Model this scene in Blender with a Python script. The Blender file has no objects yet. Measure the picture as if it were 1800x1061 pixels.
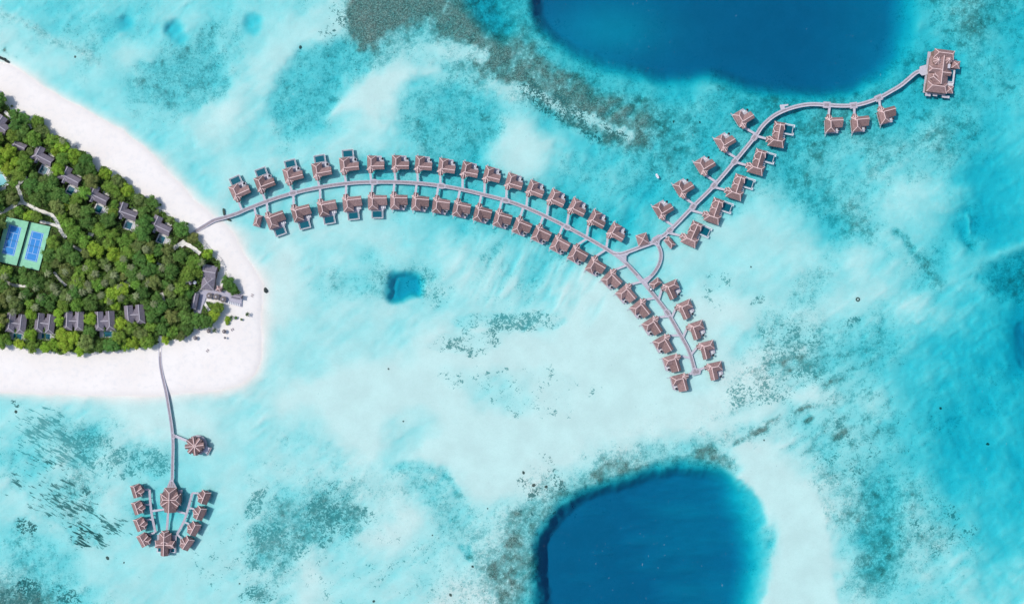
import bpy, bmesh, math, random
import numpy as np
from mathutils import Vector, Matrix
random.seed(7)
R = math.radians
SC = bpy.context.scene
COL = SC.collection

# ---------------------------------------------------------------- camera, sky, sun, exposure
H = 600.0                      # camera height over the lagoon, metres
S = 0.45                       # metres per photograph pixel at water level
cam = bpy.data.objects.new('camera', bpy.data.cameras.new('camera'))
COL.objects.link(cam)
cam.location = (0, 0, H)
cam.rotation_euler = (0, 0, 0)
cam.data.sensor_width = 36.0
cam.data.lens = 36.0 * H / (1800 * S)
cam.data.clip_start = 1.0
cam.data.clip_end = 60000.0
SC.camera = cam

SUN_EL = R(53)
to_sun = Vector((-0.955, 0.30, 0)).normalized() * math.cos(SUN_EL) + Vector((0, 0, math.sin(SUN_EL)))
SC.world = bpy.data.worlds.new("World")
SC.world.use_nodes = True
wn = SC.world.node_tree.nodes
bg = wn['Background']
sky = wn.new('ShaderNodeTexSky')
sky.sky_type = 'NISHITA'
sky.sun_disc = False
sky.sun_elevation = SUN_EL
sky.sun_rotation = math.atan2(to_sun.x, to_sun.y)
sky.air_density = 1.0
sky.dust_density = 1.5
SC.world.node_tree.links.new(sky.outputs[0], bg.inputs['Color'])
bg.inputs['Strength'].default_value = 0.15
sl = bpy.data.lights.new('sun', 'SUN')
sl.energy = 2.65
sl.angle = R(1.5)
sl.color = (1.0, 0.96, 0.90)
sun = bpy.data.objects.new('sun', sl)
COL.objects.link(sun)
sun.rotation_euler = to_sun.to_track_quat('Z', 'Y').to_euler()
sun.location = (0, 0, 300)
SC.view_settings.view_transform = 'Standard'
SC.view_settings.look = 'None'
SC.view_settings.exposure = 0.0
SC.view_settings.gamma = 1.0
SC.view_settings.use_curve_mapping = False
SC.cycles.transparent_max_bounces = 16
SC.cycles.max_bounces = 8
SC.cycles.volume_bounces = 0

# ---------------------------------------------------------------- node helpers
def new_mat(name):
    m = bpy.data.materials.new(name)
    m.use_nodes = True
    nt = m.node_tree
    nt.nodes.clear()
    out = nt.nodes.new('ShaderNodeOutputMaterial')
    return m, nt, out

class NT:
    def __init__(s, nt): s.nt = nt
    def n(s, t, **kw):
        nd = s.nt.nodes.new(t)
        for k, v in kw.items():
            setattr(nd, k, v)
        return nd
    def link(s, a, b): s.nt.links.new(a, b)
    def put(s, sock, v):
        if isinstance(v, bpy.types.NodeSocket): s.link(v, sock)
        elif isinstance(v, (tuple, list)) and len(v) == 3 and sock.type == 'RGBA': sock.default_value = (*v, 1)
        else: sock.default_value = v
    def math(s, op, a, b=0.0, c=0.0, clamp=False):
        nd = s.n('ShaderNodeMath', operation=op, use_clamp=clamp)
        for i, v in enumerate((a, b, c)): s.put(nd.inputs[i], v)
        return nd.outputs[0]
    def mix(s, f, a, b, blend='MIX'):
        nd = s.n('ShaderNodeMix', data_type='RGBA', blend_type=blend)
        nd.clamp_factor = True
        s.put(nd.inputs[0], f); s.put(nd.inputs[6], a); s.put(nd.inputs[7], b)
        return nd.outputs[2]
    def noise(s, vec, scale, detail=3, rough=0.55, dist=0.0):
        nd = s.n('ShaderNodeTexNoise')
        s.put(nd.inputs['Vector'], vec)
        nd.inputs['Scale'].default_value = scale
        nd.inputs['Detail'].default_value = detail
        nd.inputs['Roughness'].default_value = rough
        nd.inputs['Distortion'].default_value = dist
        return nd.outputs[0]
    def ss(s, v, lo, hi, a=0.0, b=1.0):
        nd = s.n('ShaderNodeMapRange', interpolation_type='SMOOTHSTEP')
        s.put(nd.inputs[0], v)
        s.put(nd.inputs[1], lo); s.put(nd.inputs[2], hi)
        nd.inputs[3].default_value = a; nd.inputs[4].default_value = b
        return nd.outputs[0]
    def attr(s, name, typ='GEOMETRY'):
        nd = s.n('ShaderNodeAttribute', attribute_name=name, attribute_type=typ)
        return nd
    def pos(s): return s.n('ShaderNodeNewGeometry').outputs['Position']
    def objco(s): return s.n('ShaderNodeTexCoord').outputs['Object']
    def maprot(s, vec, rot, scale):
        nd = s.n('ShaderNodeMapping')
        s.put(nd.inputs['Vector'], vec)
        nd.inputs['Rotation'].default_value = rot
        nd.inputs['Scale'].default_value = scale
        return nd.outputs[0]
    def bump(s, h, strength=0.5, dist=0.1):
        nd = s.n('ShaderNodeBump')
        nd.inputs['Strength'].default_value = strength
        nd.inputs['Distance'].default_value = dist
        s.put(nd.inputs['Height'], h)
        return nd.outputs[0]
    def bsdf(s, color, rough=0.8, normal=None, spec=0.3):
        nd = s.n('ShaderNodeBsdfPrincipled')
        s.put(nd.inputs['Base Color'], color)
        s.put(nd.inputs['Roughness'], rough)
        nd.inputs['Specular IOR Level'].default_value = spec
        if normal is not None: s.link(normal, nd.inputs['Normal'])
        return nd.outputs[0]

def simple(name, col, rough=0.8, var=0.25, scale=0.6, spec=0.3, bumpd=0.05, objspace=False, fine=3.0):
    m, nt, out = new_mat(name)
    k = NT(nt)
    p = k.objco() if objspace else k.pos()
    n1 = k.noise(p, scale, 4, 0.6)
    n2 = k.noise(p, scale * fine, 2, 0.6)
    f = k.math('ADD', k.math('MULTIPLY', n1, 0.6), k.math('MULTIPLY', n2, 0.4))
    f = k.ss(f, 0.3, 0.7)
    c = k.mix(f, tuple(v * (1 - var) for v in col), tuple(min(1, v * (1 + var)) for v in col))
    b = k.bump(n2, 0.5, bumpd)
    nt.links.new(k.bsdf(c, rough, b, spec), out.inputs[0])
    return m

# ---------------------------------------------------------------- numpy noise and fields (photograph-pixel coordinates)
def hash2(ix, iy, seed):
    h = (ix.astype(np.int64) * 374761393 + iy.astype(np.int64) * 668265263 + seed * 1442695041) & 0x7fffffff
    h = ((h ^ (h >> 13)) * 1274126177) & 0x7fffffff
    h = h ^ (h >> 16)
    return (h & 0xffff) / 65535.0
def vnoise(x, y, seed):
    xi = np.floor(x); yi = np.floor(y)
    fx = x - xi; fy = y - yi
    fx = fx * fx * fx * (fx * (fx * 6 - 15) + 10); fy = fy * fy * fy * (fy * (fy * 6 - 15) + 10)
    a = hash2(xi, yi, seed); b = hash2(xi + 1, yi, seed); c = hash2(xi, yi + 1, seed); d = hash2(xi + 1, yi + 1, seed)
    return (a * (1 - fx) + b * fx) * (1 - fy) + (c * (1 - fx) + d * fx) * fy
def fbm(x, y, scale, octv=4, seed=0, gain=0.5):
    t = 0; amp = 1; tot = 0; f = 1.0 / scale
    for o in range(octv):
        c, s = math.cos(o * 0.9), math.sin(o * 0.9)
        t = t + amp * vnoise((x * c - y * s) * f + 17.3 * o, (x * s + y * c) * f + 9.1 * o, seed + o * 31)
        tot += amp; amp *= gain; f *= 2.03
    return t / tot
def sst(v, a, b):
    t = np.clip((v - a) / (b - a), 0, 1)
    return t * t * (3 - 2 * t)
def polydist(x, y, pts, closed=True):
    """signed distance to a polygon (positive inside) or plain distance to an open line"""
    d = np.full(x.shape, 1e9); ins = np.zeros(x.shape, bool)
    n = len(pts)
    for i in range(n if closed else n - 1):
        x0, y0 = pts[i]; x1, y1 = pts[(i + 1) % n]
        dx, dy = x1 - x0, y1 - y0
        L = dx * dx + dy * dy + 1e-9
        t = np.clip(((x - x0) * dx + (y - y0) * dy) / L, 0, 1)
        d = np.minimum(d, np.hypot(x - x0 - t * dx, y - y0 - t * dy))
        if closed and y0 != y1:
            c = ((y0 > y) != (y1 > y)) & (x < (x1 - x0) * (y - y0) / (y1 - y0) + x0)
            ins ^= c
    return np.where(ins, d, -d) if closed else d

GD = """2343332232221223475555555555555554344
1233432222111223344555555555555554345
1112213321135321232355555555555655445
1122234311353102321234555455555555444
1112222102432024442432344455544454454
1111122112221133340134444544443333554
1111111211111333441233444444433223665
0000000111111123443344454432343212565
0000000011111112333344532111243223665
0000000001011212122232111111121224346
0000000000012222111210011111221123356
0000000000011111111100000001111212457
0000000000111110000000000011123334568
0000000001110000000000000000122344567
1111000111000000011000000000112245566
1122100011110011000000000011222345656
2212122111111010000001122300122345666
1111122211111112100023333431012434556
1111133211222101211244444443002423455
2221111112221001111344444442003422344
1231111111101111112444444441002322233
1122111111101111001444444441001222222
1122111111101111001444444441001222222""".split()
GR = """0121110010023889655444444444444446554
1122320020013865865444444444444414653
0002104430033543586743333333333344432
0000045400144310434667532344444444432
0000022000242104432257765455555444421
0000000000100014323003455445554445410
0000000000000232320033354454433322100
0000000000000022322122223332144210100
0000000000000000122221112200015201210
0000000000000021102122100000002012301 5""".replace(' ','').split()
GR = """0121110010023889655444444444444446554
1122320020013865865444444444444414653
0002104430033543586743333333333344432
0000045400143310434667532344444444433
0000022000242104432257765455555444421
0000000000100014323003455445554445410
0000000000000232320033354454433322100
0000000000000022322122223332144210100
0000000000000000122221112200015201210
0000000000000210021221000000020123015
0000000000023323122200000010320012057
0000000000000000011000000003321200002
0000000000000000000000000023443310000
0000000000000000011110000144443200121
0000100000000000012110000231333311120
1233310000110000000000121353443312210
1222232001222110000115544500333321100
2235110002233333201554444300044442100
1123110013455322434533333330045442000
2322000015543211346433333332004544200
4431100014421112367533333331004532100
7742200003211112456433333330003322100
7742200003211112456433333330003322100""".split()
for i in range(len(GD)):
    assert len(GD[i]) == 37 and len(GR[i]) == 37, (i, len(GD[i]), len(GR[i]))
GD = np.array([[int(c) for c in r] for r in GD], float)
GR = np.array([[int(c) for c in r] for r in GR], float)

def gsample(G, x, y):
    """Catmull-Rom lookup, 50-pixel grid"""
    gx = np.clip(x / 50.0, 0, 35.999); gy = np.clip(y / 50.0, 0, 21.999)
    ix = np.floor(gx).astype(int); iy = np.floor(gy).astype(int)
    fx = gx - ix; fy = gy - iy
    def w(t): return [-.5*t+t*t-.5*t**3, 1-2.5*t*t+1.5*t**3, .5*t+2*t*t-1.5*t**3, -.5*t*t+.5*t**3]
    wx, wy = w(fx), w(fy); r = 0
    for j in range(4):
        for i in range(4):
            r = r + G[np.clip(iy + j - 1, 0, 22), np.clip(ix + i - 1, 0, 36)] * wx[i] * wy[j]
    return r

ISLAND = [(-420, -20), (-200, 40), (-60, 80), (0, 110), (14, 113), (30, 122), (60, 144), (100, 167), (150, 194), (200, 222), (240, 248), (272, 278), (302, 312),
          (335, 346), (362, 370), (395, 398), (417, 425), (431, 450), (442, 466), (453, 486), (459, 500), (460, 532), (459, 597), (458, 628), (447, 655), (422, 676),
          (390, 686), (340, 690), (290, 692), (200, 696), (150, 694), (100, 690), (50, 689), (0, 686), (-150, 680), (-330, 640), (-520, 420), (-560, 150)]
CANOPY = [(-60, 130), (0, 160), (6, 166), (8, 178), (14, 183), (22, 192), (31, 195), (42, 200), (46, 212), (52, 220), (54, 209), (62, 207), (76, 208), (81, 220), (85, 233), (91, 237),
          (101, 236), (113, 241), (122, 250), (128, 260), (140, 262), (151, 265), (157, 273), (158, 285), (168, 291), (172, 300), (176, 290), (186, 290), (196, 299),
          (197, 311), (206, 305), (222, 315), (229, 328), (228, 340), (236, 339), (246, 343), (258, 350), (270, 351), (275, 361), (276, 373), (284, 368), (293, 372), (296, 380),
          (311, 388), (326, 395), (332, 405), (340, 414), (355, 426), (364, 440), (376, 450), (388, 458), (389, 470), (387, 480), (377, 478), (378, 486), (377, 508), (352, 509), (343, 520), (342, 550),
          (353, 548), (357, 527), (372, 529), (387, 538), (391, 543), (378, 560), (368, 574), (354, 580), (341, 573), (341, 583), (334, 591), (316, 596), (284, 602), (266, 611), (236, 612), (200, 619), (181, 615),
          (159, 623), (120, 620), (107, 626), (85, 616), (62, 612), (54, 616), (31, 611), (17, 605), (0, 606), (-60, 600)]
GROVE = [(397, 473), (401, 484), (410, 497), (418, 504), (425, 514), (420, 519), (402, 515), (390, 510), (391, 492)]
COURTS = [(12, 381), (88.6, 398), (68, 475.7), (-8.6, 458.7)]
HOLE_TOP = [(936, -120), (938, 20), (950, 58), (975, 80), (1010, 100), (1060, 118), (1100, 130), (1160, 143), (1210, 143), (1235, 140), (1290, 153), (1340, 164), (1400, 168),
            (1450, 172), (1500, 166), (1545, 140), (1575, 105), (1598, 65), (1613, 20), (1613, -120)]
HOLE_BOT = [(950, 1150), (943, 1061), (939, 1005), (941, 960), (949, 928), (961, 906), (978, 888), (1002, 870), (1035, 853), (1080, 836), (1130, 819), (1190, 808), (1240, 815), (1283, 834), (1312, 852), (1334, 885), (1346, 930),
            (1349, 1000), (1338, 1061), (1325, 1150)]
TONGUE = [(1292, 838), (1318, 812), (1345, 802), (1380, 808), (1388, 830), (1400, 845), (1440, 866), (1448, 900), (1460, 940), (1462, 1000), (1474, 1040), (1483, 1070), (1490, 1150), (1310, 1150), (1335, 1060), (1350, 1000), (1346, 930), (1330, 880), (1305, 852)]

def fields(px, py):
    wx = (fbm(px, py, 70, 4, 3) - .5) * 46 + (fbm(px, py, 16, 3, 5) - .5) * 16
    wy = (fbm(px, py, 70, 4, 11) - .5) * 46 + (fbm(px, py, 16, 3, 13) - .5) * 16
    x, y = px + wx, py + wy
    D = gsample(GD, x, y); Rf = gsample(GR, x, y) / 10.4
    D = D + (fbm(px, py, 120, 5, 21) - .5) * 1.0 * np.clip(D, .5, 3) * .5
    xs, ys = px + wx * .22, py + wy * .22
    xm, ym = px + wx * .5, py + wy * .5
    def blend(A, m, v): return A + (v - A) * m
    # broad patches and lines of the bottom
    def stroke(pts, w, soft, Dv=None, Rv=None, k=1.0, rough=0.0):
        nonlocal D, Rf
        d = polydist(xm, ym, pts, False)
        if rough: d = d + (fbm(px, py, 9, 3, 77) - .5) * rough
        m = (1 - sst(d, w - soft, w + soft)) * k
        if Dv is not None: D = blend(D, m, Dv)
        if Rv is not None: Rf = blend(Rf, m, Rv)
    def patch(pts, soft, Dv=None, Rv=None, k=1.0, rough=0.0):
        nonlocal D, Rf
        d = polydist(xm, ym, pts, True)
        if rough: d = d + (fbm(px, py, 9, 3, 78) - .5) * rough
        m = sst(d, -soft, soft) * k
        if Dv is not None: D = blend(D, m, Dv)
        if Rv is not None: Rf = blend(Rf, m, Rv)
    patch([(600, 172), (650, 138), (700, 125), (768, 122), (735, 142), (712, 168), (640, 192), (560, 212)], 12, 0.0, 0.0, .9)
    patch([(885, 205), (935, 208), (955, 250), (952, 305), (915, 322), (862, 290), (872, 235)], 24, 0.4, 0.0, .8)
    patch([(500, 40), (560, 15), (600, 30), (590, 75), (540, 70), (500, 110), (455, 180), (440, 150)], 14, 0.5, 0.03, .7)
    stroke([(0, 22), (60, 48), (110, 78), (150, 92), (172, 106)], 7, 9, 1.2, .5, .85, 10)
    stroke([(35, 60), (70, 80), (90, 90)], 14, 14, 1.8, .12, .6)
    stroke([(2, 88), (20, 102)], 5, 4, 1.0, .85, 1, 5)
    stroke([(40, 85), (60, 98)], 3, 4, 1.2, .6, .7, 5)
    patch([(470, 210), (480, 165), (495, 130), (540, 80), (600, 60), (655, 75), (640, 130), (590, 135), (575, 190), (555, 232), (500, 240)], 16, 3.8, .38, .85, 8)
    patch([(258, 115), (292, 120), (330, 70), (370, 30), (385, 50), (372, 90), (392, 120), (390, 170), (350, 195), (295, 190), (262, 170)], 14, 3.4, .42, .8, 10)
    patch([(700, 170), (745, 135), (800, 150), (860, 190), (870, 240), (840, 270), (760, 262), (720, 240), (690, 215)], 18, 3.6, .42, .7, 8)
    stroke([(650, 12), (700, 12), (760, 12), (810, 40), (840, 75), (880, 120), (930, 140), (1000, 170), (1050, 200), (1110, 235)], 30, 26, 1.9, .74, .92, 30)
    patch([(640, -20), (612, 30), (622, 55), (655, 80), (668, 62), (700, 45), (745, 20), (760, -20)], 18, 1.6, .9, 1, 30)
    stroke([(860, 150), (930, 158), (985, 185), (1040, 205), (1100, 240)], 9, 10, .6, .18, .75, 18)
    stroke([(840, 95), (800, 92), (760, 95)], 14, 10, .7, .22, .7, 14)
    stroke([(835, -10), (850, 25), (880, 50)], 22, 16, 6.5, .5, .85, 10)
    stroke([(950, 90), (1000, 112), (1060, 135), (1130, 152)], 9, 12, 4.6, .25, .8)
    stroke([(1070, 195), (1120, 175), (1105, 205)], 6, 6, 4.2, .5, .6)
    # eastern drop and ribbons
    patch([(1722, 492), (1740, 462), (1782, 440), (1830, 425), (1830, 545), (1790, 530), (1750, 515)], 18, 6.3, .42, .9, 20)
    stroke([(1688, 482), (1720, 462), (1752, 448), (1800, 425)], 7, 9, 2.8, .0, .85)
    stroke([(1572, 405), (1600, 438), (1632, 470), (1660, 500)], 7, 8, 3.6, .62, .75, 8)
    stroke([(1690, 400), (1700, 425), (1712, 440)], 9, 10, 6.6, .35, .7)
    stroke([(1700, 380), (1708, 410)], 2, 3, 3.6, .0, .7)
    stroke([(1395, 300), (1420, 335), (1455, 365), (1470, 400)], 18, 18, 4.3, .48, .7, 8)
    stroke([(1540, 870), (1560, 900), (1545, 950), (1540, 1000)], 24, 26, 4.4, .55, .7, 8)
    stroke([(1470, 640), (1440, 655), (1400, 640), (1360, 650)], 10, 10, 2.2, .55, .6, 16)
    stroke([(1292, 782), (1325, 758), (1372, 736)], 6, 6, 1.4, .75, .85, 8)
    stroke([(1400, 722), (1425, 715), (1450, 712)], 4, 5, 1.4, .7, .7, 8)
    stroke([(1240, 795), (1270, 812), (1290, 822)], 12, 12, 1.5, .7, .8, 10)
    stroke([(1260, 750), (1330, 730), (1370, 708), (1430, 690)], 9, 9, 0.0, .02, .85, 6)
    stroke([(1040, 832), (1090, 815), (1130, 805)], 13, 12, 1.3, .66, .7, 12)
    stroke([(930, 905), (900, 960), (910, 1020), (900, 1061)], 22, 20, 1.6, .62, .6, 16)
    stroke([(700, 826), (738, 820), (765, 824), (790, 840), (805, 870)], 8, 9, 3.0, .42, .7, 10)
    stroke([(805, 960), (820, 975), (818, 960)], 5, 6, 3.4, .6, .7)
    stroke([(480, 770), (540, 766), (590, 790), (600, 815)], 6, 14, 1.9, .3, .6, 10)
    stroke([(860, 1000), (880, 1040), (890, 1070)], 12, 12, 1.6, .8, .6, 16)
    dj = polydist(px, py, [(440, 362), (515, 340), (611, 322), (698, 320), (776, 326), (852, 342), (925, 365), (997, 399), (1062, 435), (1131, 496), (1173, 549), (1211, 616), (1222, 650)], False)
    D = D + .75 * (1 - sst(dj, 30, 62)) * (1 - sst(D, 2.5, 4)) * (1 - .5 * sst(py, 470, 560))
    # pools of the reef
    def hole(pts, depth, e0, e1, warpx=xs, warpy=ys):
        nonlocal D, Rf
        d = polydist(warpx, warpy, pts, True)
        m = sst(d, e0, e1)
        D = D + (depth - D) * m
        Rf = Rf * (1 - sst(d, e0, e0 + .6 * (e1 - e0)))
        return d
    d1 = polydist(px + wx * .34, py + wy * .34, HOLE_TOP)
    soft = 24 + 34 * sst(px, 1490, 1580) * (1 - sst(py, 20, 130))
    m = sst(d1, -12, soft); deep = 9.0 - 1.1 * np.exp(-(((px - 1080) / 110) ** 2 + ((py - 55) / 60) ** 2)) - .5 * sst(px, 1400, 1560)
    D = D + (deep - D) * m ** .65; Rf = Rf * (1 - m) + .15 * m * sst(d1, 60, -10)
    stroke([(1535, 90), (1560, 60)], 4, 8, 8.5, .5, .4)
    d2 = polydist(px + wx * .38, py + wy * .38, HOLE_BOT)
    soft = 28 + 44 * sst(px + (1061 - py) * .12, 1180, 1330) * sst(py, 830, 900)
    m = sst(d2, -9, soft); deep = 9.1 - .6 * sst(px, 1060, 1240) + (fbm(px * .35, py * 1.3, 30, 3, 91) - .5) * .7
    D = D + (deep - D) * m ** .62; Rf = Rf * (1 - m)
    dt = polydist(xs, ys, TONGUE); m = sst(dt, -3, 8) * (1 - sst(d2, -14, 4))
    D = D + (.05 - D) * m; Rf = Rf * (1 - m)
    mm = np.exp(-(((px - 1358) / 9) ** 2 + ((py - 950) / 26) ** 2)); D = D + mm * 3.0; Rf = Rf + mm * .3
    hole([(679, 490), (690, 481), (712, 479), (737, 483), (748, 495), (747, 516), (740, 527), (722, 529), (706, 534), (686, 536), (676, 526), (675, 505)], 7.2, -5, 13, px + wx * .4, py + wy * .4)
    for cx, cy, r, dv in ((222, 43, 15, 5.2), (307, 50, 15, 5.2), (318, 68, 11, 4.6), (445, 38, 16, 4.8), (447, 52, 10, 4.0)):
        d = r - np.hypot(xs - cx, ys - cy); m = sst(d, -8, 10); D = D + (dv - D) * m; Rf = Rf * (1 - m)
    # clumpy coral carpets (thresholded noise) and current-drawn dashes
    CI = np.zeros_like(px); CDd = np.zeros_like(px); CV = np.zeros_like(px)
    def clumps(cx, cy, rx, ry, ang, scale, stretch, thr, val, dadd, seed, soft=.05):
        nonlocal D, Rf, CI, CDd, CV
        c, s = math.cos(R(ang)), math.sin(R(ang))
        u = (px - cx) * c + (py - cy) * s; v = -(px - cx) * s + (py - cy) * c
        big = fbm(u / stretch, v, scale * 2.6, 3, seed, .55)
        reg = 1 - sst(np.hypot(u / rx, v / ry) + (fbm(px, py, 30, 3, seed + 5) - .5) * .9, .5, 1.1)
        cov = np.clip(reg * (1.0 - (thr - .44) * 3.2) + (big - .5) * 1.5 * (reg > .02), 0, 1) * sst(reg, 0, .35)
        if stretch >= 2: CDd = np.maximum(CDd, cov)
        else: CI = np.maximum(CI, cov)
        CV = np.maximum(CV, sst(reg, 0, .3) * val); D = D + sst(reg, .1, .8) * dadd * .35
    clumps(85, 775, 120, 55, 24, 7, 2.2, .50, .42, .8, 201)
    clumps(180, 790, 90, 38, 25, 8, 1.6, .48, .45, .8, 203)
    clumps(275, 812, 45, 30, 10, 10, 1, .50, .42, .8, 205)
    clumps(110, 885, 130, 52, 33, 8, 3.0, .52, .84, 1.7, 207, .03)
    clumps(152, 942, 34, 22, 25, 8, 2.0, .42, 1.0, 1.8, 209, .03)
    clumps(48, 925, 28, 20, 35, 7, 1.5, .45, .9, 1.2, 211, .03)
    clumps(155, 875, 10, 28, -10, 6, 1, .45, .8, 1.4, 213)
    clumps(30, 1050, 75, 45, 0, 12, 1.2, .45, .82, 1.5, 215, .04)
    clumps(110, 1052, 50, 25, 10, 8, 1.2, .50, .78, 1.4, 217, .04)
    clumps(42, 1030, 14, 14, 10, 9, 1.0, .40, .9, 1.4, 219, .04)
    clumps(590, 900, 70, 60, 25, 9, 1.3, .50, .62, 1.0, 221, .06)
    clumps(490, 965, 75, 65, -35, 9, 1.2, .52, .48, .9, 223, .06)
    clumps(450, 880, 18, 40, 30, 8, 1.0, .48, .5, .8, 225, .06)
    clumps(450, 1045, 35, 20, 0, 10, 1.0, .50, .6, .9, 227, .06)
    clumps(925, 563, 75, 24, -6, 7, 1.6, .48, .45, 1.3, 229)
    clumps(840, 562, 60, 14, -4, 7, 1.6, .52, .42, 1.2, 231)
    clumps(820, 602, 85, 24, -6, 7, 1.3, .53, .60, 1.2, 233, .03)
    clumps(900, 680, 160, 50, 10, 6, 1.0, .64, .55, .6, 235, .03)
    clumps(1390, 585, 85, 38, -10, 9, 1.4, .52, .50, .9, 237, .07)
    clumps(1500, 565, 28, 14, -20, 8, 1.2, .46, .50, 1.3, 239, .07)
    clumps(1330, 530, 20, 10, -40, 7, 1.6, .45, .65, .9, 241, .05)
    clumps(1260, 510, 40, 40, 0, 6, 1.0, .60, .50, .6, 243, .04)
    clumps(1370, 655, 120, 60, -35, 9, 1.9, .54, .50, .6, 245, .10)
    clumps(1500, 780, 90, 80, 30, 6, 1.2, .62, .60, .5, 247, .04)
    clumps(1640, 930, 80, 60, 20, 7, 1.0, .60, .60, .4, 249, .05)
    clumps(1010, 200, 130, 30, 26, 9, 1.6, .50, .85, .4, 251, .08)
    clumps(600, 40, 40, 40, 0, 6, 1.0, .60, .8, .3, 253, .04)
    clumps(960, 870, 60, 80, 20, 9, 1.0, .56, .8, .5, 255, .08)
    clumps(560, 980, 300, 90, 0, 6, 1.0, .68, .5, .4, 257, .05)
    clumps(30, 708, 14, 7, 20, 4, 1, .50, .95, .8, 259, .03)
    clumps(745, 515, 60, 45, 0, 7, 1, .60, .35, .7, 261, .05)
    # soft streaks fanning from the villa row
    c, s = math.cos(R(-62)), math.sin(R(-62))
    u = px * c + py * s; v = -px * s + py * c
    st = fbm(u / 7, v, 13, 4, 301)
    reg = sst(py, 390, 440) * (1 - sst(py + (1040 - px) * .1, 520, 590)) * sst(px, 770, 860) * (1 - sst(px, 1030, 1110))
    D = D + (st - .45) * 3.2 * reg
    c, s = math.cos(R(-68)), math.sin(R(-68)); u = px * c + py * s; v = -px * s + py * c
    st = fbm(u / 3, v, 18, 4, 305); reg = sst(py, 230, 280) * (1 - sst(py, 380, 430)) * sst(px, 930, 980) * (1 - sst(px, 1150, 1250))
    D = D + (st - .5) * 1.8 * reg
    c, s = math.cos(R(-35)), math.sin(R(-35)); u = px * c + py * s; v = -px * s + py * c
    st = fbm(u / 2.5, v, 11, 4, 309); reg = sst(px, 1270, 1340) * (1 - sst(px, 1560, 1640)) * sst(py, 590, 650) * (1 - sst(py, 760, 820))
    Rf = Rf + (st - .5) * .8 * reg
    c, s = math.cos(R(60)), math.sin(R(60)); u = px * c + py * s; v = -px * s + py * c
    st = fbm(u / 3.5, v, 30, 4, 313); reg = sst(px, 1560, 1660) * sst(py, 520, 580)
    D = D + (st - .5) * 2.0 * reg
    # faint sand ripples drawn out by the current
    c, s = math.cos(R(-38)), math.sin(R(-38)); u = px * c + py * s; v = -px * s + py * c
    D = D + (fbm(u / 4, v, 12, 4, 611, .6) - .5) * 1.5 * (1 - sst(D, 4.5, 6.5)) * sst(D, .1, .8) * fbm(px, py, 140, 2, 615) * 1.6
    # medium mottling everywhere
    gm = fbm(px, py, 45, 5, 421, .62)
    Rf = Rf + .10 * sst(D, .6, 1.8) + np.clip(gm - .5, 0, 1) * .5 * sst(D, .5, 1.6)
    D = D + (fbm(px, py, 28, 5, 431, .62) - .5) * 1.5 * sst(D, .3, 1.5) * (1 - sst(D, 5.5, 7))
    mot = fbm(px, py, 11, 4, 401, .6) - .5
    D = D + mot * .9 * sst(D, .8, 3) * (1 - sst(D, 5.5, 7))
    Rf = np.clip(Rf + mot * .55 * sst(Rf, .05, .35), 0, 1)
    D = np.clip(D, 0.05, 9.2)
    depth = np.interp(D, np.arange(10), [0.42, .84, 1.35, 2.0, 2.8, 3.8, 5.1, 7.6, 12.2, 18.2])
    # shore
    wob = (fbm(px, py, 40, 3, 55) - .5) * 8
    sd = polydist(px, py, ISLAND) + wob
    off = 26 + 14 * np.exp(-((px - 440) / 60) ** 2)
    dep = depth * sst(-sd, -3, off) ** .8 + .02
    z = np.where(sd > 0, .12 + 1.5 * (1 - np.exp(-sd / 26.0)), -dep)
    z = np.where(np.abs(sd) < 5, np.interp(sd / 5, [-1, 0, 1], [0, .5, 1]) * (.12 + 1.5 * (1 - np.exp(-np.maximum(sd, 0) / 26.0))) + (1 - np.interp(sd / 5, [-1, 0, 1], [0, .5, 1])) * (-dep), z)
    # sand spit round the small rock
    z = np.maximum(z, .05 - .06 * np.hypot(px - 470, (py - 513) * 1.2))
    Rf = Rf * sst(-sd, 6, 30)
    z = z + np.where(z < 0, Rf * (fbm(px, py, 5, 3, 501) - .35) * .9, 0)
    z = np.where((sd < 0) & (z > -.02) & (np.hypot(px - 470, py - 513) > 12), -.02, z)
    soil = np.maximum(sst(polydist(px, py, CANOPY), -1, 2), sst(polydist(px, py, GROVE), -1, 2))
    return z, Rf, soil, sd, CI, CDd, CV

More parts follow.
